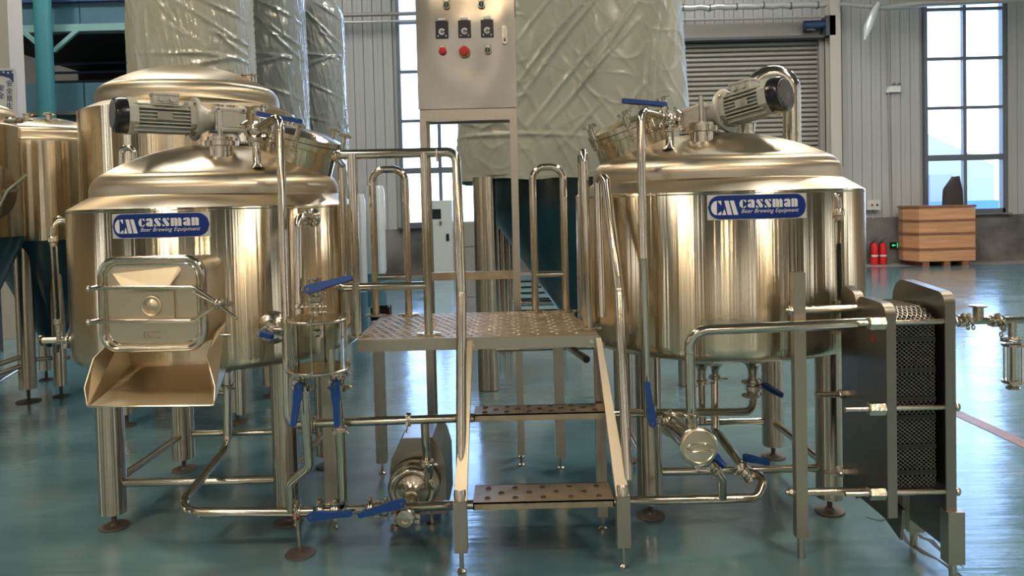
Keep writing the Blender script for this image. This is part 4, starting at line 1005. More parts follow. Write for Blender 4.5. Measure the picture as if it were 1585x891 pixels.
# ---- sight vessel
vy = 3.38
vc = P(491, 494, vy); vb = P(495, 570, vy); rv = .142
t = thing('sight_vessel', 'glass sight vessel between two round steel plates left of the steps', 'vessel', (vc.x, vy, vb.z-.01))
vx = (vc.x+vb.x)/2
def disc(z, r, th, name):
    return obj(name, MB().lathe([(r-.003, 0), (r, .003), (r, th-.003), (r-.003, th)], (vx, vy, z), n=48), M_cast, t)
zt_, zb_ = vc.z-.006, vb.z-.006
disc(zt_, rv, .013, 'top_plate'); disc(zb_, rv+.004, .013, 'bottom_plate')
g = MB().lathe([(rv-.022, zb_+.013), (rv-.022, zt_), (rv-.027, zt_), (rv-.027, zb_+.013)], (vx, vy, 0), n=48, cap=False); k0 = len(g.v)//4
g.f += [(i+3*k0, (i+1) % k0+3*k0, (i+1) % k0, i) for i in range(k0)]
obj('glass_cylinder', g, M_glass, t)
for k in range(6):
    A = pi/3*k+.55; q = Vector((vx+(rv-.008)*cos(A), vy+(rv-.008)*sin(A), 0))
    obj('tie_rod', MB().cyl(q+Z*(zb_-.012), q+Z*(zt_+.028), .0045, n=8).cyl(q+Z*(zt_+.013), q+Z*(zt_+.024), .009, n=6).cyl(q+Z*(zb_+.013), q+Z*(zb_+.022), .008, n=6), M_pipe, t)
q = Vector((vx-.005, vy, 0)); obj('spray_ball', MB().cyl(q+Z*(zt_-.05), q+Z*zt_, .009, n=10).ball(q+Z*(zt_-.055), .021, 14, 10), M_pipe, t)
obj('outlet_pipe', MB().cyl((vx+.055, vy, zb_+.01), (vx+.055, vy, zb_+.095), .014, n=14), M_pipe, t)
# fittings above and below the vessel
pipe('sight riser with an elbow into the left tank above the sight vessel', [P(463, 486, 3.40), P(461, 336, 3.46), P(482, 337, 3.60)], .0215, .05, clamps=[(P(463, 473, 3.40), Z), (P(474, 337, 3.56), (.55,.8,0))])
obj('wall_flange', MB().lathe([(.045, 0), (.03, .02), (.026, .06)], P(484, 337, 3.64), (-.3, -1, 0), 20), M_cast, tl)
valve(P(489, 462, 3.39), Z, .020, P(477, 448, 3.32), P(545, 429, 3.31), (0,-.95,.3), 'valve on the sight vessel lid with a blue lever slanting up to the right', L=.05)
pipe('short stub joining the lid valve to the sight vessel', [P(490, 488, 3.39), P(489, 470, 3.39)], .017, clamps=[(P(490, 481, 3.39), Z)])
obj('stub_cap', MB().lathe([(.012, 0), (.03, .035), (.034, .04), (.034, .048)], P(488, 445, 3.39), Z, 18), M_cast, t)
valve(P(466, 590, 3.40), Z, .0205, P(463, 597, 3.33), P(454, 659, 3.32), (0,-1,0), 'left one of two valves under the sight vessel, blue lever hanging slightly left', L=.05, wing=(1,-.3,0))
valve(P(521, 590, 3.41), Z, .0205, P(519, 594, 3.34), P(522, 661, 3.34), (0,-1,0), 'right one of two valves under the sight vessel, blue lever hanging straight down', L=.05, wing=(1,-.3,0))
for px in (466, 521): obj('outlet_stub', MB().cyl(P(px, 576, 3.40), P(px, 583, 3.40), .019, n=14), M_cast, t)
# tank side outlet with small blue lever at the left tank
pf = P(415, 512, 3.52)
obj('outlet_saddle', MB().lathe([(.085, -.03), (.07, .0), (.045, .012), (.03, .05)], P(420, 508, 3.66), (.15, -1, 0), 28), M_cast, tl)
valve(P(425, 512, 3.56), (.3, -1, 0), .022, P(418, 519, 3.48), P(402, 516, 3.47), (0,-.2,1), 'side outlet valve with a short blue lever low on the left tank', L=.045)
pipe('short side pipe linking the tank outlet valve to the riser', [P(426, 512, 3.53), P(441, 513, 3.52)], .02)
# ---- level gauge pipes
def gauge(pts, rb, label, tz0, tz1, valve_at=None):
    o = thing('level_gauge', label, 'gauge', pts[0])
    obj('elbow', MB().tube(pts, rb, .045, 14), M_cast, o)
    obj('union_nut', MB().lathe([(rb*1.2, .012), (rb*1.5, .004), (rb*1.5, -.022), (rb*1.15, -.026), (rb*1.15, -.048)], tz0, (tz0-tz1), 10), M_cast, o)
    obj('gauge_glass', MB().cyl(tz0, tz1, .0105, n=14, cap=False), M_glass, o); obj('gauge_rod', MB().cyl(tz0+Vector((.014,.004,0)), tz1+Vector((.014,.004,0)), .005, n=8), M_pipe, o); obj('gauge_rod', MB().cyl(tz0-Vector((.014,-.004,0)), tz1-Vector((.014,-.004,0)), .005, n=8), M_pipe, o)
    obj('gauge_fluid', MB().cyl(tz0+(tz1-tz0)*.35, tz1, .006, n=8), M_gask, o)
    obj('union_nut', MB().lathe([(rb*1.15, .02), (rb*1.5, .018), (rb*1.5, -.012), (rb*1.0, -.018), (rb, -.05)], tz1, (tz0-tz1), 10), M_cast, o)
    return o
yg = 4.10
o = gauge([P(116, 344, yg+.08), P(84, 343, yg), P(82, 364, yg)], .017, 'level gauge tube on the left side of the left tank', P(82, 368, yg), P(90, 498, yg))
e = P(91, 527, yg)
obj('valve_block', MB().cyl(P(65, 527, yg), P(122, 525, yg+.05), .017, n=14).cyl(P(90, 512, yg), P(91, 526, yg), .012, n=10).lathe([(.03, -.004), (.03, .006)], P(64, 527, yg), (1,0,0), 18), M_cast, o)
obj('valve_lower', MB().cyl(P(88, 533, yg), P(88, 545, yg), .012, n=10), M_darks, o)
obj('clamp', ringclamp(MB(), P(104, 526, yg+.03), X, .016, (0,-.2,-1)), M_cast, o)
yg = 3.80
o = gauge([P(1272, 302, 3.62), P(1296, 300, 3.60), P(1298, 322, 3.60)], .018, 'level gauge tube on the right side of the right kettle', P(1298, 326, 3.60), P(1302, 470, 3.60))
obj('gauge_saddle', MB().lathe([(.06, 0), (.04, .015), (.03, .05)], P(1274, 302, 3.66), (.3, -1, 0), 24), M_cast, tr)
obj('clamp', ringclamp(MB(), P(1280, 302, 3.62), (1,-.2,0), .018, (0,-.5,-1)), M_cast, o)
obj('valve_block', MB().tube([P(1302, 486, 3.60), P(1301, 500, 3.60), P(1262, 502, 3.60)], .016, .03, 12).cyl(P(1300, 490, 3.6), P(1318, 490, 3.6), .012, n=10), M_cast, o)
obj('clamp', ringclamp(MB(), P(1292, 502, 3.60), X, .018, (0,-.3,-1)), M_cast, o); obj('clamp', ringclamp(MB(), P(1316, 500, 3.60), X, .018, (0,-.3,-1)), M_cast, o)
obj('bracket', MB().beam(P(1262, 486, 3.60), P(1310, 484, 3.60), .014, .014), M_pipe, o)

# ---- valves and nozzles on the two domes
def dome_inlet(px, py_top, py_bot, y, lever, label, tank, dz_, cx, cy, side):
    top, bot = P(px, py_top, y), P(px, py_bot, y)
    r = math.hypot(top.x-cx, y-cy)
    obj('inlet_nozzle', MB().lathe([(.038, 0), (.022, .02), (.020, top.z-dz_(r)-.06), (.032, top.z-dz_(r)-.055), (.032, top.z-dz_(r)-.04)], (top.x, y, dz_(r)-.006), n=20), M_cast, tank)
    obj('tee_clamp', ringclamp(MB(), (top.x, y, top.z-.052), Z, .020, (1, -.4, 0)), M_cast, tank)
    v = valve(top+Vector((side*.03, -.01, 0)), Vector((side, -.35, .12)), .021, top+Vector((side*.03, -.015, .075)), lever, (0, .1, 1), label, L=.05, wing=(0,-.3,-1))
    obj('check_body', MB().ball(top+Vector((0,0,-.015)), .034, 14, 10).cyl(top+Vector((-side*.05,.02,0)), top+Vector((side*.01,0,0)), .020, n=14), M_cast, v)
    obj('clamp', ringclamp(MB(), top+Vector((-side*.045,.02,-.005)), Vector((side,-.3,0)), .020, (0,-.5,.9)), M_cast, v)
dome_inlet(396, 200, 238, 3.86, P(466, 188, 3.70), 'dome inlet valve with dark blue lever at the top of the left tank', tl, dzl, LX, LY, 1)
dome_inlet(1036, 185, 232, 3.86, P(964, 156, 3.66), 'dome inlet valve with blue lever at the top of the right kettle', tr, dzr, RX, RY, -1)
pipe('tall thin riser in front of the right kettle, from top valve to floor', [P(1022, 180, 3.80), P(991, 172, 3.64), P(996, 400, 3.56), P(1003, 645, 3.60)], .0205, .055, flanges=[(P(991, 205, 3.64), Z)])

# ---- kettle outlet group
obj('outlet_cone', MB().lathe([(.075, .05), (.04, .03), (.026, 0), (.024, -.05)], P(1165, 572, 3.98), Z, 24), M_cast, tr)
obj('outlet_cone', MB().lathe([(.06, .05), (.035, .03), (.022, 0), (.022, -.04)], P(1086, 574, 3.98), Z, 24), M_cast, tr)
obj('outlet_cone', MB().lathe([(.04, .04), (.026, .02), (.020, 0), (.020, -.04)], P(1107, 575, 4.1), Z, 24), M_cast, tr)
valve(P(1165, 600, 3.98), Z, .024, P(1184, 596, 3.94), P(1211, 612, 3.82), (.2,-.2,1), 'kettle bottom outlet valve with a blue lever pointing right', L=.06, wing=(-1,-.3,0))
pipe('vertical pipe from the kettle bottom down to the strainer, front', [P(1086, 585, 3.98), P(1088, 655, 3.95)], .0195, clamps=[(P(1087, 590, 3.98), Z)])
pipe('second vertical kettle pipe that slants down to the right valve', [P(1107, 580, 4.1), P(1107, 668, 4.05), P(1112, 672, 4.0), P(1150, 722, 3.80)], .0225, .05, clamps=[(P(1107, 583, 4.1), Z)])
valve(P(1152, 730, 3.78), (.8,-.3,-.7), .0225, P(1155, 708, 3.74), P(1192, 716, 3.70), (0,-.3,1), 'lower kettle valve with a short blue lever before the upturned elbow', L=.06)
pipe('short elbow from the strainer valve down to the floor line', [P(1100, 715, 3.55), P(1118, 740, 3.58), P(1118, 770, 3.64)], .0215, .05)
valve(P(1101, 717, 3.53), (.75,-.1,-.75), .0215, P(1105, 705, 3.48), P(1122, 722, 3.44), (0,-.3,1), 'small valve with a short blue lever right below the strainer face', L=.05)
# strainer: inclined cylinder facing the viewer
s0, s1 = P(1038, 655, 3.68), P(1082, 691, 3.20)
t = thing('strainer', 'inclined cylindrical strainer with a round handled cover facing forward', 'strainer', s1)
sa = (s1-s0).normalized()
obj('strainer_body', MB().cyl(s0, s1, .052, .060, n=36), M_pipe, t)
obj('body_ring', MB().ring(s0+sa*.03, sa, .056, .008, 32, 8), M_cast, t)
obj('cover', MB().lathe([(.060, -.02), (.078, -.016), (.080, -.004), (.078, .002), (.070, .006), (.066, .003), (0, .007)], s1, sa, 44), M_sheet, t)
obj('cover_clamp', MB().ring(s1-sa*.006, sa, .079, .0065, 44, 8), M_pipe, t)
u_, v_, _ = frame(sa); u_ = Vector((1, 0, .0)); u_ = (u_-sa*u_.dot(sa)).normalized(); v_ = u_.cross(sa); v_ = v_ if v_.z > 0 else -v_
obj('cover_handle', MB().sweep([s1+sa*.014+u_*a+v_*b for a, b in ((-.058, .0), (-.045, .012), (.02, .016), (.05, .008), (.056, -.008), (.045, -.016), (-.03, -.018))], .0032, 8, closed=True), M_pipe, t)
obj('top_tee', MB().cyl(P(1072, 662, 3.36), P(1070, 645, 3.36), .026, n=20), M_cast, t)
obj('top_tee', MB().cyl(P(1070, 672, 3.36), P(1070, 636, 3.36), .024, n=20).lathe([(.034,-.008),(.038,-.004),(.038,.008),(.034,.012)], P(1069, 643, 3.36), Z, 22), M_cast, t)
obj('lower_clamp', ringclamp(MB(), P(1090, 712, 3.34), (.6,.2,-.7), .02, (-1,0,0)), M_cast, t)
valve(P(1022, 648, 3.62), (1,-.4,-.2), .0225, P(1010, 655, 3.50), P(1001, 590, 3.52), (0,-1,.1), 'valve left of the strainer with a long blue lever standing up', L=.06, wing=(0,0,1))
# pipe from the heat exchanger to the strainer
pipe('long polished pipe from the heat exchanger turning down into the strainer', [P(1352, 499, 3.24), P(1067, 512, 3.34), P(1070, 642, 3.36)], .0235, .075, flanges=[(P(1068, 545, 3.345), Z), (P(1310, 501, 3.26), X)])
pipe('loose open pipe end pointing forward under the platform', [P(868, 528, 4.4), P(908, 556, 3.95)], .021)
obj('pipe_bore', MB().cyl(P(908, 556, 3.95), P(908.3, 556.2, 3.946), .0175, n=18), M_gask, bpy.data.objects[[o.name for o in bpy.data.objects if o.name.startswith('process_pipe')][-1]])
pipe('straight level pipe behind the platform edge', [P(768, 540, 4.6), P(930, 536, 4.6)], .018)

# ================================================================== PLATFORM AND STEPS
PZ = 1.0; PY0, PY1 = 3.645, 4.50; PX0, PX1 = -.775, .412
t = thing('work_platform', 'stainless work platform with perforated deck between the two tanks', 'platform', ((PX0+PX1)/2, 4.0, 0))
nz = 14
def arc(cx, cy, r, y0, y1, n=10, s=1):
    o_ = []
    for i in range(n+1):
        y = y0+(y1-y0)*i/n; o_.append((cx+s*math.sqrt(max(r*r-(y-cy)**2, 0)), y))
    return o_
outline = [(PX0, PY0), (PX1, PY0), (PX1, 3.70)] + [(min(PX1, x), y) for x, y in arc(RX, RY, RR+.02, 3.80, PY1, 10, -1)] + [(max(PX0-.02, x), y) for x, y in reversed(arc(LX, LY, LR+.02, 3.9, PY1, 10, 1))]
obj('deck', MB().prism(outline, X, Y, Z, (0,0,PZ-.006), .006), M_tread, t, smooth=False)
obj('edge_beam', MB().box((PX0, PY0-.004, PZ-.058), (PX1, PY0+.03, PZ-.004)), M_frame, t, smooth=False)
obj('edge_beam', MB().box((-.74, PY1-.05, PZ-.058), (.33, PY1-.02, PZ-.006)), M_frame, t, smooth=False)
dim = MB()
def dimple(mb, x, y, z, a, l=.022, h=.006):
    d = Vector((cos(a), sin(a), 0)); s_ = Vector((-sin(a), cos(a), 0)); c = Vector((x, y, z))
    mb.add([c-d*l, c-s_*l*.45, c+d*l, c+s_*l*.45, c+Vector((0,0,h))], [(0,1,4), (1,2,4), (2,3,4), (3,0,4)])
for i in range(24):
    for j in range(15):
        x = -.74+i*.048+(.024 if j % 2 else 0); y = 3.69+j*.055
        if math.hypot(x-LX, y-LY) < LR+.05 or math.hypot(x-RX, y-RY) < RR+.05 or x > .36: continue
        dimple(dim, x, y, PZ, .5 if (i+j) % 2 else -.5)
obj('anti_slip_dimples', dim, M_tread, t, kind='stuff', smooth=False)
for x_ in (P(731, 524, PY0).x, P(915, 520, PY0).x):
    obj('corner_bracket', MB().box((x_-.028, PY0-.010, PZ-.062), (x_+.028, PY0-.003, PZ-.002)), M_frame, t, smooth=False)
    obj('bracket_bolt', MB().cyl((x_, PY0-.009, PZ-.032), (x_, PY0-.02, PZ-.032), .011, n=6).cyl((x_, PY0-.02, PZ-.032), (x_, PY0-.026, PZ-.032), .006, n=10), M_pipe, t)
def post(tt, x, y, ztop, w_=.05, zl=.075, nm='post'):
    p_ = obj(nm, MB().box((x-w_/2, y-w_/2, zl), (x+w_/2, y+w_/2, ztop)), M_frame, tt, smooth=False)
    obj('levelling_foot', MB().cyl((x, y, .01), (x, y, zl), .009, n=8).lathe([(.022, 0), (.022, .01), (.012, .018)], (x, y, 0), n=14), M_cast, p_)
for px, py in ((592, 733), (868, 725)): q = F(px, py); post(t, q.x, q.y, PZ-.05, .062)
q = F(517, 818); post(t, q.x, q.y, PZ-.01, .065); q = F(1008, 812); post(t, .62-.2, 3.70, PZ-.05, .05)
# guard rails (bolted to the deck)
def rail_base(o, p):
    obj('base_clamp', MB().lathe([(.03, 0), (.045, .002), (.045, .012), (.028, .014)], p, Z, 18).beam(p+Vector((-.06,-.01,.008)), p+Vector((.06,-.01,.008)), .02, .012), M_cast, o)
def on(px, y, dx=0): q = P(px, 480, y); return Vector((q.x+dx, y, PZ))
RLR = .0215
yA = 3.74
gr = thing('guard_rail', 'front left guard rail of polished tube with a mid rail, running into the step handrail', 'railing', on(600, yA))
topz = P(600, 237, yA).z
pA, pB = on(552, yA), on(663, yA)
h_top = P(700, 236, 3.76)
hand = [on(536, 4.05), Vector((on(536, 4.05).x, 4.05, topz-.02)), Vector((P(517, 238, yA).x, yA+.02, topz)), P(706, 235, 3.74), P(714, 452, 3.60), P(714, 776, 3.335)]
obj('top_rail', MB().tube([hand[1]+Vector((0,.0,-.01)), hand[2], hand[3], hand[4], hand[5]], .0245, .05, 18), M_pipe, gr)
obj('post', MB().cyl(hand[0], hand[1], RLR, n=16), M_pipe, gr)
for p_ in (pA, pB): obj('post', MB().cyl(p_, Vector((p_.x + (P(545,240,yA).x-P(552,480,yA).x)*0, yA, topz)), RLR, n=16), M_pipe, gr); rail_base(gr, p_)
rail_base(gr, hand[0])
mz = P(600, 443, yA).z
obj('mid_rail', MB().tube([Vector((hand[0].x, 4.02, mz)), Vector((P(516, 443, yA).x, yA+.01, mz)), Vector((pB.x, yA, mz))], RLR*.95, .06, 14), M_pipe, gr)
obj('weld_joint', MB().lathe([(.0245, -.01), (.027, 0), (.0245, .01)], P(714, 455, 3.598), hand[5]-hand[4], 16), M_cast, gr)
obj('small_clip', MB().box(P(674, 231, yA-.03), P(679, 250, yA+.03)), M_cast, gr)
def hoop(xa, xb, y, pyt, pyc, label):
    a, b = on(xa, y), on(xb, y); zt2 = P((xa+xb)/2, pyt, y).z; zc = P((xa+xb)/2, pyc, y).z
    o = thing('guard_hoop', label, 'railing', a)
    obj('hoop_tube', MB().tube([a, Vector((a.x, y, zt2)), Vector((b.x, y, zt2)), b], RLR, .075, 16, seg=10), M_pipe, o)
    obj('cross_tube', MB().cyl(Vector((a.x, y, zc)), Vector((b.x, y, zc)), RLR*.85, n=14), M_pipe, o)
    rail_base(o, a); rail_base(o, b)
hoop(582, 633, 4.44, 262, 428, 'rear left inverted-U guard hoop on the platform')
hoop(829, 876, 4.44, 258, 424, 'rear right inverted-U guard hoop on the platform')
g2 = thing('guard_rail', 'right guard rail of the platform, two uprights joined by a short hooked top', 'railing', on(915, 3.76))
a_, b_ = P(912, 492, 3.80), P(928, 488, 3.98); zt2 = P(915, 234, 3.8).z
a_ = Vector((a_.x, 3.80, PZ)); b_ = Vector((.388, 3.97, PZ))
obj('hoop_tube', MB().tube([a_, Vector((a_.x-.01, 3.80, zt2)), Vector((b_.x-.01, 3.97, zt2)), b_], RLR, .06, 16), M_pipe, g2); rail_base(g2, a_)
g3 = thing('step_handrail', 'right handrail of the steps, a slanting polished tube', 'railing', P(972, 742, 3.34))
obj('handrail_tube', MB().tube([P(928, 300, 3.84), P(931, 272, 3.80), P(937, 278, 3.74), P(958, 448, 3.60), P(972, 742, 3.345)], .0245, .03, 18), M_pipe, g3)
obj('weld_joint', MB().lathe([(.0245, -.01), (.027, 0), (.0245, .01)], P(958, 450, 3.598), (.05,-.25,-1), 16), M_cast, g3)
obj('post', MB().cyl(P(932, 490, 3.72), P(926, 284, 3.80), RLR, n=14), M_pipe, g3)
# steps
t = thing('access_steps', 'two-tread stainless access steps leading up to the platform', 'steps', (.1, 3.4, 0))
for (fx, fy), (tx, ty), s_ in (((715, 886), (728, 524), 1), ((966, 878), (925, 519), -1)):
    f_ = F(fx, fy); top = P(tx, ty, PY0-.0)
    kx = f_.x; ky = f_.y
    st = obj('stringer', MB().box((kx-.03, ky-.025, .10), (kx+.03, ky+.03, .33)), M_frame, t, smooth=False)
    kn = Vector((kx, ky+.004, .32)); tp = Vector((top.x-s_*.0, PY0-.02, PZ-.01))
    m = MB(); wv = Vector((0, .075, 0))
    m.add([kn+Vector((-.03, -.02, 0)), kn+Vector((.03, -.02, 0)), kn+Vector((.03, .05, 0)), kn+Vector((-.03, .05, 0)),
           tp+Vector((-.013, -.02, 0)), tp+Vector((.013, -.02, 0)), tp+Vector((.013, .03, 0)), tp+Vector((-.013, .03, 0))],
          [(0,3,2,1),(4,5,6,7),(0,1,5,4),(1,2,6,5),(2,3,7,6),(3,0,4,7)])
    obj('stringer_channel', m, M_sheet, t, smooth=False)
    obj('rail_saddle', MB().lathe([(.028, 0), (.029, .03), (.026, .05)], Vector((kx, ky, .325)), hand[4]-hand[5] if s_ > 0 else P(958, 448, 3.6)-P(972, 742, 3.345), 16, cap=False), M_cast, t)
    obj('levelling_foot', MB().cyl((kx, ky, .01), (kx, ky, .10), .010, n=10).lathe([(.020, 0), (.022, .01), (.012, .02)], (kx, ky, 0), n=6), M_cast, st)
def tread(x0, x1, y0, y1, z, rows, nm='tread'):
    o = obj(nm, MB().box((x0, y0, z-.032), (x1, y0+.006, z)).box((x0, y0, z-.006), (x1, y1, z)).box((x0, y1-.006, z-.032), (x1, y1, z)), M_tread, t, smooth=False)
    for a in (x0, x1-.006): obj('end_plate', MB().box((a, y0, z-.03), (a+.006, y1, z-.004)), M_frame, o, smooth=False)
    d = MB()
    for j in range(3):
        n_ = rows-(j % 2)
        for i in range(n_):
            x = x0+(x1-x0)*(i+.5+(.5 if j % 2 else 0))/rows; y = y0+(y1-y0)*(.22+.28*j)
            d.lathe([(.013, 0), (.014, .004), (.009, .006), (.008, .001), (0, .001)], (x, y, z), Z, 12)
    obj('punched_holes', d, M_plate, o, kind='stuff')
tread(-.205, .428, 3.285, 3.50, .320, 5)
tread(-.205, .428, 3.505, 3.66, .655, 6)

# ================================================================== CONTROL CABINET ON ITS STAND
cy_ = 4.62
cL, cR = P(642, 60, cy_).x+.003, P(800, 60, cy_).x
cl2 = P(649, 168, cy_).x; zc0 = P(722, 169, cy_).z; zc1 = zc0+.95
cL = (cL+cl2)/2; cR = P(798, 90, cy_).x
t = thing('control_cabinet', 'stainless control cabinet with buttons and dials on a tall square-tube stand', 'cabinet', ((cL+cR)/2, cy_+.1, 0))
obj('enclosure', MB().box((cL+.006, cy_+.02, zc0), (cR-.006, cy_+.24, zc1)), M_cab, t, smooth=False)
# door with slightly bulged sheet
dd = MB(); nx, nzz = 24, 34; vs = []; fs = []
for j in range(nzz+1):
    for i in range(nx+1):
        x = cL+(cR-cL)*i/nx; z = zc0+.006+(zc1-zc0-.006)*j/nzz
        e_ = min(i, nx-i, j, 6)/3; bul = .008*min(1, e_)*(noise.noise(Vector((x*4, z*4, 1.3)))+.3)
        vs.append((x, cy_-bul, z))
for j in range(nzz):
    for i in range(nx): fs.append((j*(nx+1)+i, j*(nx+1)+i+1, (j+1)*(nx+1)+i+1, (j+1)*(nx+1)+i))
dd.add(vs, fs); dd.box((cL, cy_+.001, zc0+.006), (cR, cy_+.018, zc1))
dr = obj('door', dd, M_cab, t)
def CB(px, py): q = P(px, py, cy_-.012); return q
def btn(px, py, mat, nm):
    c = CB(px, py); o = obj(nm, MB().lathe([(.023, 0), (.024, .006), (.021, .010)], c, (0,-1,0), 24), M_cast if mat is M_green else M_red, t)
    obj('legend_plate', MB().prism(rrect(.036, .04, .006, 3), X, Z, -Y, c+Vector((0,0,.014)), .003), M_darks if mat is M_green else M_red, o)
    obj('legend_label', MB().prism(rrect(.028, .012, .002, 2), X, Z, -Y, c+Vector((0,-.003,.026)), .0015), M_white, o)
    obj('button_face', MB().lathe([(.018, .008), (.017, .016), (0, .018)], c, (0,-1,0), 22), mat, o)
    if mat is M_green: obj('switch_bar', MB().box((c.x-.004, c.y-.026, c.z-.015), (c.x+.004, c.y-.016, c.z+.015)), M_grey, o)
btn(691, 8, M_green, 'selector_switch'); btn(745, 7, M_green, 'selector_switch'); btn(755, 78, M_green, 'selector_switch'); btn(685, 79, M_red, 'push_button')
for px, py in ((684, 46), (719, 45), (754, 44)):
    c = CB(px, py); o = obj('speed_dial', MB().prism(rrect(.078, .104, .002, 2), X, Z, -Y, c, .008), M_black, t)
    obj('dial_scale', MB().lathe([(.020, .008), (.020, .0095), (0, .0095)], c+Vector((0,0,-.014)), (0,-1,0), 28), M_badgewhite, o)
    dk = MB()
    for k in range(9):
        A = R_(-50+k*35); q = c+Vector((.0145*cos(A), -.0097, -.014+.0145*sin(A))); dk.cyl(q, q+Vector((0,-.0006,0)), .0017, n=6)
    dk.prism([(0,0),(.022,-.008),(.022,.008)], X, Z, -Y, c+Vector((0,-.0096,-.014)), .0006)
    obj('dial_marks', dk, M_black, o); obj('dial_knob', MB().lathe([(.009, .0095), (.008, .022), (0, .022)], c+Vector((0,0,-.014)), (0,-1,0), 16), M_grey, o)
    for sx in (-1, 1): obj('dial_digit', MB().box((c.x+sx*.024-.003, c.y-.0088, c.z-.044), (c.x+sx*.024+.003, c.y-.008, c.z-.036)), M_badgewhite, o)
    obj('name_label', MB().prism(rrect(.044, .014, .002, 2), X, Z, -Y, c+Vector((0,0,.064)), .002), M_white, t)
c = CB(719, 80)
e = obj('emergency_stop', MB().lathe([(.036, 0), (.036, .004), (.024, .006), (.022, .02)], c, (0,-1,0), 32), M_yellow, t)
obj('mushroom_head', MB().lathe([(.020, .018), (.028, .022), (.030, .03), (.026, .038), (0, .040)], c, (0,-1,0), 28), M_red, e)
c = CB(781, 54); hd = obj('door_handle', MB().prism(rrect(.030, .115, .015, 5), X, Z, -Y, c, .010), M_cast, t)
obj('swing_grip', MB().prism(rrect(.020, .062, .009, 4), X, Z, -Y, c+Vector((0,-.010,.008)), .012), M_pipe, hd); obj('key_lock', MB().cyl(c+Vector((0,-.010,-.034)), c+Vector((0,-.015,-.034)), .008, n=12), M_darks, hd)
for py in (4, 20):
    c = P(800, py, cy_+.05); obj('side_hinge', MB().box((cR-.004, c.y, c.z-.025), (cR+.006, c.y+.02, c.z+.025)), M_black, t)
zs0 = P(722, 186, cy_).z
obj('top_frame', MB().box((cL+.006, cy_+.01, zs0), (cR-.002, cy_+.05, zc0)), M_frame, t, smooth=False); obj('top_frame', MB().box((cL+.006, cy_+.17, zs0), (cR-.002, cy_+.21, zc0)), M_frame, t, smooth=False)
xl_ = P(661, 440, cy_+.03).x; xr_ = P(799, 440, cy_+.03).x; lt = P(655, 185, cy_+.03).x; rt_ = P(796, 185, cy_+.03).x
for k, (x_, x2_, y_) in enumerate(((lt+.005, xl_, cy_+.03), (rt_, xr_, cy_+.03), (lt+.005, xl_, cy_+.19), (rt_, xr_, cy_+.19))):
    xm = (x_+x2_)/2
    p_ = obj('stand_leg', MB().box((xm-.022, y_-.022, .07), (xm+.022, y_+.022, zs0)), M_frame, t, smooth=False)
    obj('levelling_foot', MB().cyl((xm, y_, .01), (xm, y_, .07), .009, n=8).lathe([(.022, 0), (.022, .01), (.012, .018)], (xm, y_, 0), n=14), M_cast, p_)
zc_ = P(735, 426, cy_+.03).z
obj('stand_crossbar', MB().box(((lt+xl_)/2+.02, cy_+.012, zc_-.025), ((rt_+xr_)/2-.02, cy_+.045, zc_+.025)), M_tread, t, smooth=False)
# ================================================================== PLATE HEAT EXCHANGER
HYF, HYB = 3.13, 3.56
xA0, xA1 = P(1372, 620, HYF).x, P(1388, 620, HYF).x
xB0, xB1 = P(1463, 640, HYF).x, P(1480, 640, HYF).x
t = thing('plate_heat_exchanger', 'plate heat exchanger with two dark end plates at the right edge of the rig', 'heat exchanger', ((xA0+xB1)/2, 3.35, 0))
def endplate(x0, x1, yf, yb, z0, z1f, z1b, r=.06):
    poly = [(yf, z0+.01), (yf+.01, z0), (yb, z0)]
    n = 6
    poly += [(yb-r+r*cos(a), z1b-r+r*sin(a)) for a in [pi/2*i/n for i in range(n+1)]]
    r2 = .05; poly += [(yf+r2-r2*sin(a), z1f-r2+r2*cos(a)) for a in [pi/2*i/n for i in range(n+1)]]
    return MB().prism(poly, Y, Z, X, (x0, 0, 0), x1-x0)
zBt = P(1466, 452, HYF).z; zBb = P(1392, 420, HYB).z
zAt = P(1378, 470, HYF).z; zA0 = P(1378, 805, HYF).z
pa = obj('pressure_plate', endplate(xA0, xA1, HYF, 3.40, zA0, zAt, zAt+.005), M_plate, t, sharp=30)
pb = obj('frame_plate', endplate(xB0, xB1, HYF, HYB, .14, zBt, zBt+.02, .10), M_plate, t, sharp=30)
obj('plate_edge', MB().box((xA0+.002, HYF-.002, zA0+.01), (xA1-.002, HYF+.001, zAt-.05)), M_plate_edge, pa, smooth=False)
obj('plate_edge', MB().box((xB0+.002, HYF-.002, .16), (xB1-.002, HYF+.001, zBt-.05)), M_plate_edge, pb, smooth=False)
# stepped second plate behind the pressure plate
xC = P(1338, 620, 3.45).x
obj('rear_guide_plate', endplate(xA0+.001, xA1-.003, 3.403, HYB, zA0-.02, zAt+.02, zAt+.035, .04), M_plate, t, sharp=30)
c = P(1348, 523, HYF+.06)
obj('red_mark', MB().prism(rrect(.026, .034, .006, 3), Y, Z, -X, (xA0, 3.24, P(1348,523,3.24).z), .002), M_red, pa)
# feet of the frame plate
for y_, zz_, nm in ((HYF+.0, .30, 'front_leg'), (HYB-.12, .26, 'rear_leg')):
    lg = obj('support_leg', MB().box((xB0-.002, y_-.022, .075), (xB1+.022, y_+.04, zz_)), M_frame, t, smooth=False)
    obj('levelling_foot', MB().cyl(((xB0+xB1)/2+.01, y_+.01, .0), ((xB0+xB1)/2+.01, y_+.01, .08), .016, n=12), M_cast, lg)
obj('lower_gusset', MB().prism([(HYF+.02, .30), (HYB-.05, .36), (HYB-.05, .26), (HYF+.04, .16)], Y, Z, X, (xA1+.03, 0, 0), .012), M_plate, t, smooth=False)
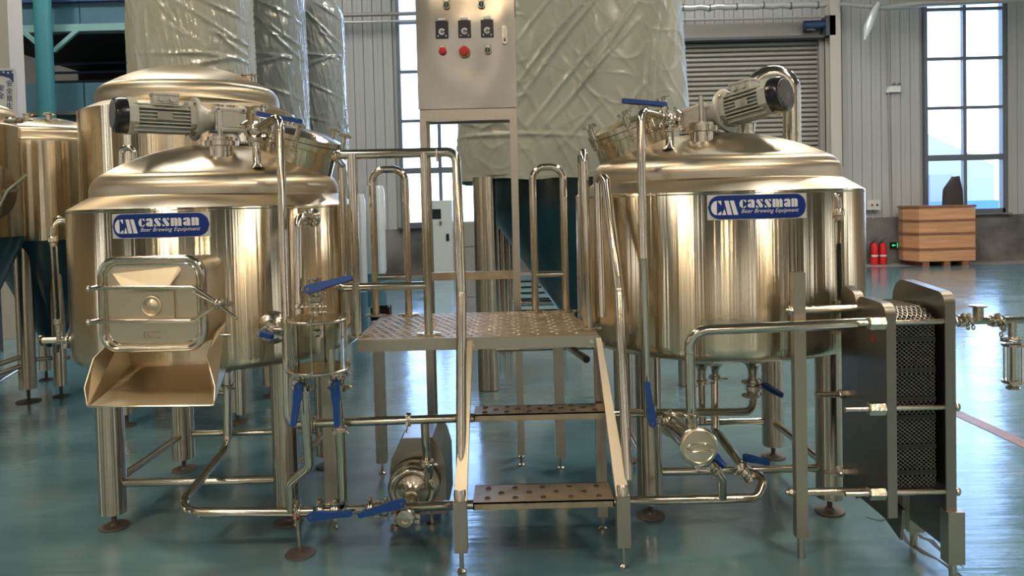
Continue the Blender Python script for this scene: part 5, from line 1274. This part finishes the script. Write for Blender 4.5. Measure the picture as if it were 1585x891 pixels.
# the pack: pressed plates with zigzag edges; neighbours mirror each other so the gaps read as honeycomb
NP = 18; px0, px1 = xA1+.002, xB0-.022
zp0, zp1 = P(1420, 757, HYF+.02).z, P(1420, 478, HYF+.02).z
pit = (px1-px0)/NP; amp = pit*.47; per = .0170
rows_ = int((zp1-zp0)/(per/2)); bands = [.09, .235, .40, .50, .66, .83]
mes = []
for par in (0, 1):
    m = MB(); vs = []; fs = []; th_ = .0016
    for i in range(rows_+1):
        z = zp0+i*per/2; f_ = i/rows_
        fl = 0.25 if any(abs(f_-b) < .014 for b in bands) else 1.0
        dx = amp*fl*(1 if (i+par) % 2 else -1)
        yfr = HYF+.035 + (.10*max(0, (f_-.93)/.07)**2)
        for y_, s_ in ((yfr, 1), (HYB-.06, .3)):
            vs += [(dx*s_-th_, y_, z), (dx*s_+th_, y_, z)]
    for i in range(rows_):
        a = i*4; b = a+4
        fs += [(a, a+1, b+1, b), (a, b, b+2, a+2), (a+1, a+3, b+3, b+1)]
    m.add(vs, fs); me = bpy.data.meshes.new('pack_plate'); me.from_pydata([tuple(q) for q in m.v], [], m.f); me.materials.append(M_pack); mes.append(me)
for k in range(NP):
    o = bpy.data.objects.new('pack_plate', mes[k % 2]); o.location = Vector((px0+pit*(k+.5), 0, 0))-ORG[t.name]; link(o, t)
for b in bands: z = zp0+(zp1-zp0)*b; obj('gasket_band', MB().box((px0, HYF+.030, z-.010), (px1, HYF+.07, z+.010)), M_gask, t, smooth=False)
# carrying bars, tightening bolts, hexagon nuts
def hexnut(c, r=.024, l=.03): return MB().lathe([(r*.9, 0), (r, .003), (r, l-.003), (r*.9, l)], c, X, 6)
for py in (499, 632, 763):
    z = P(1420, py, HYF+.0).z; y_ = HYF-.0
    xs0 = P({499: 1330, 632: 1310, 763: 1310}[py], py, y_).x
    y_ = HYF+.012
    bo = obj('tightening_bolt', MB().cyl((xs0, y_, z), (xB1+.02, y_, z), .0125, n=16), M_pipe, t)
    obj('hex_nut', hexnut((P(1346, py, HYF).x, y_, z), .029, .07), M_cast, bo); obj('hex_nut', hexnut((xB1, y_, z), .020, .016), M_cast, bo)
for py in (607, 727):
    z = P(1310, py, HYB).z; y_ = HYB-.03
    bo = obj('tightening_bolt', MB().cyl((P(1262 if py == 607 else 1278, py, y_).x, y_, z), (xB1+.012, y_, z), .0135, n=16), M_leg, t)
    obj('hex_nut', hexnut((P(1298, py, y_).x, y_, z), .022, .06), M_cast, bo)
yc = 3.36
for py in (478, 760):
    z = P(1290, py, yc).z
    cb = obj('carrying_bar', MB().cyl((P(1216, py, yc).x, yc, z), (P(1250, py, yc).x, yc, z), .010, n=12).cyl((P(1240, py, yc).x, yc, z), (xB0+.005, yc, z), .0175, n=18), M_leg, t)
    obj('hex_nut', hexnut((P(1221, py, yc).x, yc, z), .021, .018), M_cast, cb)
q = F(1238, 864)
pw_ = obj('support_column', MB().box((P(1228,620,yc).x, yc-.022, .10), (P(1246,620,yc).x, yc+.022, P(1236, 421, yc).z)), M_frame, t, smooth=False)
pcx = (P(1228,620,yc).x+P(1246,620,yc).x)/2
obj('levelling_foot', MB().cyl((pcx, yc, 0), (pcx, yc, .10), .016, n=14), M_cast, pw_)
obj('tie_flange', MB().cyl(P(1296, 727, HYB-.03)-X*.004, P(1300, 727, HYB-.03), .018, n=14), M_white, t)
# right-hand pipe with tee, small sight glass
yr = 3.32
t = thing('outlet_pipe', 'polished outlet pipe with a capped tee leaving the heat exchanger to the right', 'pipe', P(1480, 497, yr))
obj('tube', MB().cyl(P(1472, 497, yr), P(1640, 494, yr), .0165, n=16), M_pipe, t)
obj('tee_riser', MB().lathe([(.022, 0), (.022, .055), (.036, .06), (.036, .067)], P(1514, 495, yr), Z, 22), M_cast, t)
for px in (1486, 1494, 1538, 1547): obj('clamp', ringclamp(MB(), P(px, 496.5, yr), X, .0175, (0,-1,-.6 if px % 2 else .6)), M_cast, t)
t2 = thing('sight_glass', 'small sight glass hanging below the outlet pipe at the right edge', 'gauge', P(1568, 598, yr))
obj('drop_tube', MB().cyl(P(1567, 497, yr), P(1567, 525, yr), .018, n=16), M_cast, t2)
zc1_, zc0_ = P(1568, 533, yr).z, P(1568, 590, yr).z; cx_ = P(1568, 560, yr).x
for z in (zc1_, zc0_): obj('flange', MB().lathe([(.03, -.008), (.046, -.006), (.046, .006), (.03, .008)], (cx_, yr, z), Z, 26), M_cast, t2)
obj('glass_tube', MB().lathe([(.026, zc0_+.008), (.026, zc1_-.008)], (cx_, yr, 0), Z, 24, cap=False), M_glass, t2)
obj('inner_tube', MB().cyl((cx_, yr, zc0_), (cx_, yr, zc1_), .010, n=12), M_pipe, t2)
for k in range(4): A = pi/2*k+.5; obj('tie_rod', MB().cyl((cx_+.038*cos(A), yr+.038*sin(A), zc0_-.01), (cx_+.038*cos(A), yr+.038*sin(A), zc1_+.01), .004, n=8), M_pipe, t2)
obj('end_ferrule', MB().lathe([(.02, .03), (.02, .0), (.030, -.006), (.030, -.014)], (cx_, yr, zc0_-.02), Z, 22), M_cast, t2)
obj('clamp', ringclamp(MB(), (cx_, yr, zc1_+.025), Z, .022, (-1,-.3,0)), M_cast, t2)

# ================================================================== BACKGROUND VESSELS
def back_tank(name, label, cx, cy, R, zs, zd, zbot, cone=None, legs=None, cat='tank', group=None, mat=None, dr_=.96):
    o = thing(name, label, cat, (cx, cy, 0), group); mat = mat or M_tank
    obj('shell', MB().lathe([(R, zbot), (R, zs)], (cx, cy, 0), n=80, cap=False), mat, o)
    pr = [(R, zs), (R*dr_+.004, zs+.05*(1-dr_)*8), (R*dr_, zs+.05*(1-dr_)*8+.01)]; zk = pr[-1][1]+.04; pr += toris(R*dr_, zk, zd)
    obj('dome', MB().lathe(pr, (cx, cy, 0), n=80, cap=False), M_dome, o)
    if cone: obj('cone_bottom', MB().lathe([(.06, cone), (R*.35, cone+.22*(zbot-cone)), (R*.985, zbot-.04), (R*.99, zbot+.0)], (cx, cy, 0), n=60, cap=False), M_teal, o)
    else: obj('bottom', MB().lathe([(0, zbot-.03), (R*.9, zbot-.02), (R, zbot)], (cx, cy, 0), n=60, cap=False), M_sheet, o)
    if legs:
        for x, y, r, zt2 in legs:
            lg = obj('leg', MB().cyl((x, y, .1), (x, y, zt2), r, n=24), M_leg, o)
            obj('foot', MB().cyl((x, y, .01), (x, y, .1), .014, n=8).lathe([(.07, 0), (.07, .008), (.02, .02)], (x, y, 0), n=20), M_rust, lg)
    return o
# F: second mash tank behind
cx, cy = -2.62, 6.15
o = back_tank('storage_tank', 'tall stainless tank with a wide dome directly behind the left mash tank', cx, cy, .82, 2.44, 2.84, 1.0, dr_=.85,
    legs=[(cx-.42, cy-.40, .07, .96), (cx+.44, cy-.40, .07, .96), (cx-.42, cy+.42, .07, .96), (cx+.44, cy+.42, .07, .96)])
zd = P(290, 116, 6.0).z
for sx, sy in ((1, -1), (1, 1)): pass
obj('leg_brace', MB().cyl((cx-.42, cy-.4, .24), (cx+.44, cy-.4, .24), .02, n=12), M_pipe, o)
q = P(268, 118, 5.9); obj('nozzle', MB().lathe([(.035, -.1), (.035, .05), (.045, .055), (.045, .065)], (q.x, 5.9, q.z-.03), Z, 18), M_cast, o)
q = P(257, 120, 5.85); obj('lifting_lug', MB().prism([(-.03, 0), (.035, 0), (.01, .12), (-.01, .12)], X, Z, Y, (q.x, 5.85, q.z-.04), .012), M_sheet, o)
q = P(292, 113, 5.9); obj('nozzle', MB().lathe([(.03, -.1), (.03, .01), (.05, .015), (.05, .03)], (q.x, 5.9, q.z-.03), Z, 18), M_cast, o)
q = P(386, 130, 6.1); obj('nozzle', MB().lathe([(.055, -.2), (.055, .09), (.065, .095), (.065, .105)], (q.x, 6.1, q.z-.03), Z, 22), M_cast, o)
q = P(402, 175, 5.7); obj('nozzle', MB().lathe([(.05, -.2), (.05, .07), (.058, .075), (.058, .085)], (q.x, 5.7, q.z-.03), Z, 22), M_cast, o)
# vent hook on left tank dome
q0 = P(188, 256, 4.7); hk = [q0, P(188, 236, 4.7), P(192, 229, 4.7), P(203, 229, 4.7), P(208, 236, 4.7), P(208, 250, 4.7)]
o = tag(obj('vent_hook', MB().tube(hk, .018, .03, 12), M_pipe), 'small upturned vent hook behind the left tank dome', 'pipe')
# D: fermenter
cx, cy = -4.37, 7.0
o = back_tank('fermenter', 'slim stainless fermenter with a low dome and teal cone left of the storage tank', cx, cy, .50, P(90, 216, 6.6).z, P(75, 180, 6.9).z, P(90, 372, 6.5).z, cone=.42,
    legs=[(P(117, 540, 7.0).x, 6.75, .055, 1.5), (P(65, 540, 7.4).x, 7.45, .06, 1.5), (P(150, 540, 7.4).x, 7.45, .055, 1.5)])
q = P(43, 180, 6.8); obj('nozzle', MB().lathe([(.035, -.1), (.035, .04), (.045, .045), (.045, .055)], (q.x, 6.8, q.z-.03), Z, 18), M_cast, o)
q = P(76, 178, 6.8); obj('nozzle', MB().lathe([(.03, -.1), (.03, .0), (.055, .005), (.055, .02)], (q.x, 6.8, q.z-.0), Z, 18), M_cast, o)
q = P(91, 338, 6.5); obj('sample_cock', MB().cyl(q, q+Vector((.1, -.05, 0)), .012, n=8).ball(q, .03, 10, 8), M_cast, o)
# E: fermenter cut by the frame
cx, cy = -4.43, 5.67
o = back_tank('fermenter', 'fermenter at the left frame edge with a round manway and crossed lock arms', cx, cy, .60, P(25, 190, 5.6).z, P(0, 158, 5.7).z, P(20, 366, 5.7).z, cone=.35, legs=[])
lx = P(36, 500, 6.55).x
for x, y, o_ in ((lx, 6.58, bpy.data.objects['fermenter']), (-4.55, 6.15, o), (-4.1, 5.2, o), (-4.8, 5.3, o)):
    lg = obj('leg', MB().cyl((x, y, .12), (x, y, 1.55), .072, n=24), M_leg, o_); obj('foot', MB().cyl((x, y, .01), (x, y, .12), .014, n=8).lathe([(.10, 0), (.10, .008), (.02, .02)], (x, y, 0), n=20), M_rust, lg)
for za in (.42, .34): obj('leg_brace', MB().cyl((lx, 6.58, za), (P(-70,500,6.2).x, 5.9, za-.12), .022, n=10), M_pipe, o)
ma = Vector((.95, -.30, 0)).normalized(); mc = Vector((cx, cy, P(6, 296, 5.6).z))+ma*.58
mw = obj('manway', MB().lathe([(.20, -.15), (.20, .02), (.215, .025), (.215, .04), (.19, .045), (.15, .065), (0, .08)], mc, ma, 36), M_plate_edge, o)
obj('manway_arm', MB().beam(mc+ma*.10-Z*.17+X*.02, mc+ma*.10+Z*.17+X*.06, .02, .014), M_pipe, mw); obj('manway_arm', MB().beam(mc+ma*.10-X*.16, mc+ma*.10+X*.16-Z*.0, .014, .02), M_pipe, mw)
obj('lock_handle', MB().cyl(mc+ma*.13+X*.06, mc+ma*.14+X*.2+Z*.11, .01, n=8).cyl(mc+ma*.13+X*.06, mc+ma*.14-X*.02-Z*.13, .01, n=8), M_cast, mw)
q = P(21, 186, 5.45); obj('top_clamp', ringclamp(MB(), q, (0,0,1), .04, (1,-.5,0), 1.5), M_cast, o)
# braces between far legs
obj('leg_brace', MB().cyl((P(48, 556, 6.8).x, 6.8, P(48, 556, 6.8).z), (P(107, 553, 6.8).x, 6.8, P(107, 553, 6.8).z), .02, n=10), M_pipe, bpy.data.objects['fermenter'])
obj('leg_brace', MB().cyl(P(-20, 600, 6.2), P(36, 567, 6.9), .02, n=10), M_pipe, bpy.data.objects['fermenter'])

# wrapped vessels: film pulled over a vessel, real folds in the sheet
def wrapped(label, cx, cy, rx, ry, z0, z1, ex=2.0, mat=None, seed=0, flare=0.0, ztop=None, diag=0.0, amp=.02, nu=150, nv=90, hem=.02, round_top=False, cr=(), cy0=6.6):
    CR = []
    for x1, y1, x2, y2, h in cr:
        p1, p2 = P(x1, y1, cy0), P(x2, y2, cy0); CR.append((p1.x, p1.z, p2.x, p2.z, h))
    vs = []; fs = []
    for j in range(nv+1):
        f_ = j/nv; z = z0+(z1-z0)*f_
        for i in range(nu):
            A = 2*pi*i/nu; c_, s_ = cos(A), sin(A); rr = 1/((abs(c_)**ex+abs(s_)**ex)**(1/ex))
            k = 1+flare*(1-f_)**1.0 if flare else 1
            if round_top and f_ > .9: k *= math.sqrt(max(0, 1-((f_-.9)/.1)**2*.75))
            p = Vector((cx+rx*rr*c_*k, cy+ry*rr*s_*k, z))
            n1 = noise.noise(Vector((A*2.2+seed, z*1.2, seed*.7)))
            uu = A*3.2+z*diag+seed; vvv = z*1.5-A*diag*.6
            rid = 1-abs(noise.noise(Vector((uu*2.3, vvv*.7, seed)))*2.2); rid = max(0, rid)**7
            rid2 = 1-abs(noise.noise(Vector((uu*1.1+5, vvv*2.2, seed+3)))*2.6); rid2 = max(0, rid2)**9
            d = amp*(1.6*n1+1.1*rid+.8*rid2)
            if s_ < 0:
                for x1, z1_, x2, z2_, h in CR:
                    ex_, ez = x2-x1, z2_-z1_; L2 = ex_*ex_+ez*ez; tt = ((p.x-x1)*ex_+(p.z-z1_)*ez)/L2
                    if -.15 < tt < 1.15:
                        cv = .05*math.sin(tt*3.0+h*90)*math.sqrt(L2)*.4; ds = abs((p.x-x1)*ez-(p.z-z1_)*ex_)/math.sqrt(L2)*1.0; ds = abs(((p.x-x1)*ez-(p.z-z1_)*ex_)/math.sqrt(L2)-cv)
                        fall = max(0, 1-abs(tt-.5)*1.5)
                        if ds < .12: d += h*math.exp(-(ds/.018)**2)*fall-h*.35*math.exp(-(ds/.06)**2)*fall
            if j < 4: d += hem*noise.noise(Vector((A*5, seed, 0)))
            vs.append((p.x+c_*d, p.y+s_*d, z + (hem*noise.noise(Vector((A*4, seed+9, 0))) if j == 0 else 0)))
    for j in range(nv):
        for i in range(nu): fs.append((j*nu+i, j*nu+(i+1) % nu, (j+1)*nu+(i+1) % nu, (j+1)*nu+i))
    fs.append(tuple(range(nv*nu, (nv+1)*nu)))
    return MB().add(vs, fs)
# centre right
CRC = [(800,128,910,-5,.03),(803,152,950,-30,.03),(822,186,945,45,.024),(835,200,985,40,.022),(868,172,930,95,.018),(905,120,1000,-10,.026),(1008,200,1024,20,.03),(1016,120,1050,-10,.02),(995,180,1010,60,.02),
  (700,203,800,213,.02),(745,196,705,178,.018),(742,197,780,184,.018),(745,200,900,214,.016),(930,215,1000,130,.018),(860,230,940,150,.014),(1040,100,1060,10,.02),(800,60,860,-10,.02)]
cx, cy = .62, 7.75
o = thing('wrapped_vessel', 'big vessel shrouded in creased plastic film right of the control cabinet', 'tank', (cx, cy, 0))
obj('film_shroud', wrapped('', cx, cy, 1.03, 1.12, P(800, 277, 6.6).z, 4.8, 3.2, seed=2.0, flare=.13, diag=1.6, amp=.007, nu=520, nv=280, cy0=6.55, cr=CRC), M_film, o)
obj('cone_body', MB().lathe([(.09, .42), (.27, .58), (.90, 1.50), (.92, 1.62), (.92, 2.2)], (cx+.08, cy, 0), n=60, cap=False), M_teal, o)
for x, y in ((P(753, 440, 6.62).x, 6.62), (1.55, 6.62), (P(780, 440, 8.7).x, 8.7), (1.5, 8.7)):
    lg = obj('leg', MB().cyl((x, y, .005 if y < 7 else .05), (x, y, P(753, 274, 6.62).z if y < 7 else 2.1), .098, n=28), M_leg, o)
obj('leg_brace', MB().cyl((-.2, 8.7, .5), (1.5, 8.7, .5), .03, n=10), M_pipe, o)
o = thing('pipe_rack', 'low stack of horizontal steel tubes behind the right guard hoop', 'rack', (.2, 8.9, 0))
for k in range(6):
    z = P(818, 436+k*9, 9.3).z; obj('rack_tube', MB().cyl((P(804, 440, 9.3).x, 9.3, z), (P(860, 440, 9.3).x+.3, 9.3, z), .018, n=8), M_pipe, o)
for px in (801, 872): x = P(px, 440, 9.3).x; obj('rack_post', MB().box((x-.02, 9.28, 0), (x+.02, 9.32, P(818, 425, 9.3).z)), M_frame, o)
o = thing('tube_bundle', 'upright steel tubes standing behind the wide vessel leg', 'tubes', (-.1, 8.3, 0))
for px, pt in ((771, 345), (779, 352), (789, 372)): q = P(px, pt, 8.2); obj('upright_tube', MB().cyl((q.x, 8.2, 0), (q.x, 8.2, q.z), .026, n=12), M_leg, o)
# left three
CRL = [(.02,80,.98,90,.020),(.35,112,.98,78,.018),(.25,106,.75,92,.014),(.05,8,.08,120,.022),(.12,60,.10,125,.018),(.3,-5,.95,70,.020),(.45,-10,.98,30,.020),(.55,20,.99,100,.018),(.95,0,.93,130,.02),(.2,30,.6,70,.012),(.6,45,.9,58,.014),(.5,125,.95,150,.014),(.1,170,.8,190,.014),(.85,150,.98,230,.018),(.15,-5,.35,40,.016)]
for lab, x0, x1, y, zz0, zz1, mat, sd, ex, rt2 in (
    ('pale film-wrapped vessel behind the left storage tank, leftmost of the wrapped ones', 214, 386, 7.9, 1.5, 5.2, M_filmv, 5.0, 3.2, False),
    ('grey film-wrapped vessel behind the dome nozzles, middle of the three on the left', 300, 470, 9.3, 1.5, 5.8, M_film2, 8.0, 3.0, False),
    ('grey film-wrapped vessel with rounded top next to the ribbed wall', 415, 533, 10.8, 1.3, P(500, -8, 10.8).z, M_film2, 12.0, 2.6, True)):
    xa, xb = P(x0, 100, y).x, P(x1, 100, y).x; r_ = (xb-xa)/2; c_ = (xa+xb)/2
    o = thing('wrapped_vessel', lab, 'tank', (c_, y, 0))
    obj('film_shroud', wrapped('', c_, y, r_*.97, r_*.9, zz0, zz1, ex, seed=sd, flare=.04, diag=1.1, amp=.006, nu=360, nv=220, round_top=rt2, cy0=y-r_*.85, cr=[(x0+4+(x1-x0-8)*f1, y1_, x0+4+(x1-x0-8)*f2, y2_, h_*1.2) for f1, y1_, f2, y2_, h_ in CRL]), mat, o)
    obj('cone_bottom', MB().lathe([(.1, .5), (r_*.85, 1.25), (r_*.85, zz0+.2)], (c_, y, 0), n=40, cap=False), M_teal, o)
    for k in range(4): A = pi/4+pi/2*k; obj('leg', MB().cyl((c_+r_*.8*cos(A), y+r_*.75*sin(A), 0), (c_+r_*.8*cos(A), y+r_*.75*sin(A), zz0+.1), .06, n=16), M_leg, o)
# white-wrapped polished vessels seen through the left rails
for px0_, px1_, pyt, y, lb in ((564, 596, 288, 12.5, 'slim white film-wrapped cylinder seen through the left guard hoop'), (538, 566, 300, 9.8, 'polished small tank half hidden behind the left guard rail post')):
    xa, xb = P(px0_, 340, y).x, P(px1_, 340, y).x; r_ = (xb-xa)/2; zt3 = P(560, pyt, y).z
    o = thing('wrapped_cylinder', lb, 'tank', ((xa+xb)/2, y, 0))
    obj('film_shroud', MB().lathe([(r_*.9, .55), (r_, .6), (r_*1.0, zt3-.1), (r_*.85, zt3)], ((xa+xb)/2, y, 0), Z, 30), M_filmw, o)
    obj('blue_base', MB().cyl(((xa+xb)/2, y, 0), ((xa+xb)/2, y, .55), r_*.92, n=30), M_panelb, o)
# electric cabinet, carton
y = 16.9; xa, xb = P(664, 350, y).x, P(700, 350, y).x; xb = P(735, 350, y).x
o = thing('electric_cabinet', 'grey-white floor cabinet with a small dark screen under the left window', 'cabinet', ((xa+xb)/2-.2, y, 0))
zt3 = P(680, 310, y).z
obj('cabinet_body', MB().box((xa, y, .0), (P(700,350,y).x, y+.5, zt3)), M_cabw, o, smooth=False)
q = P(675, 331, y); obj('screen', MB().box((q.x-.11, y-.012, q.z-.11), (q.x+.11, y, q.z+.11)), M_black, o, smooth=False)
q = P(682, 345, y); obj('switch', MB().box((q.x-.02, y-.03, q.z-.04), (q.x+.02, y, q.z+.04)), M_darks, o, smooth=False)
q = P(693, 367, y); obj('door_handle', MB().box((q.x-.03, y-.02, q.z-.08), (q.x+.03, y, q.z+.08)), M_black, o, smooth=False)
o = thing('carton_stack', 'tall pale carton stack behind the left handrail of the steps', 'box', (P(725, 400, 10.5).x, 10.5, 0))
xa, xb = P(713, 400, 10.5).x, P(737, 400, 10.5).x; zt3 = P(725, 343, 10.5).z
for k in range(4): obj('carton', MB().box((xa+.004*(k % 2), 10.5, zt3*k/4+.004), (xb-.004*((k+1) % 2), 10.9, zt3*(k+1)/4-.004)), M_card, o, smooth=False)
xa, xb = P(574, 480, 4.52).x, P(603, 480, 4.52).x
o = thing('black_tray', 'small black open tray at the rear left corner of the platform', 'tray', ((xa+xb)/2, 4.54, PZ-.03))
for nm, lo, hi in (('tray_side', (xa, 4.51, PZ-.03), (xa+.012, 4.6, PZ+.045)), ('tray_side', (xb-.012, 4.51, PZ-.03), (xb, 4.6, PZ+.045)), ('tray_back', (xa, 4.588, PZ-.03), (xb, 4.6, PZ+.045)), ('tray_base', (xa, 4.51, PZ-.035), (xb, 4.6, PZ-.025))):
    obj(nm, MB().box(lo, hi), M_black, o, smooth=False)
bpy.context.view_layer.update()
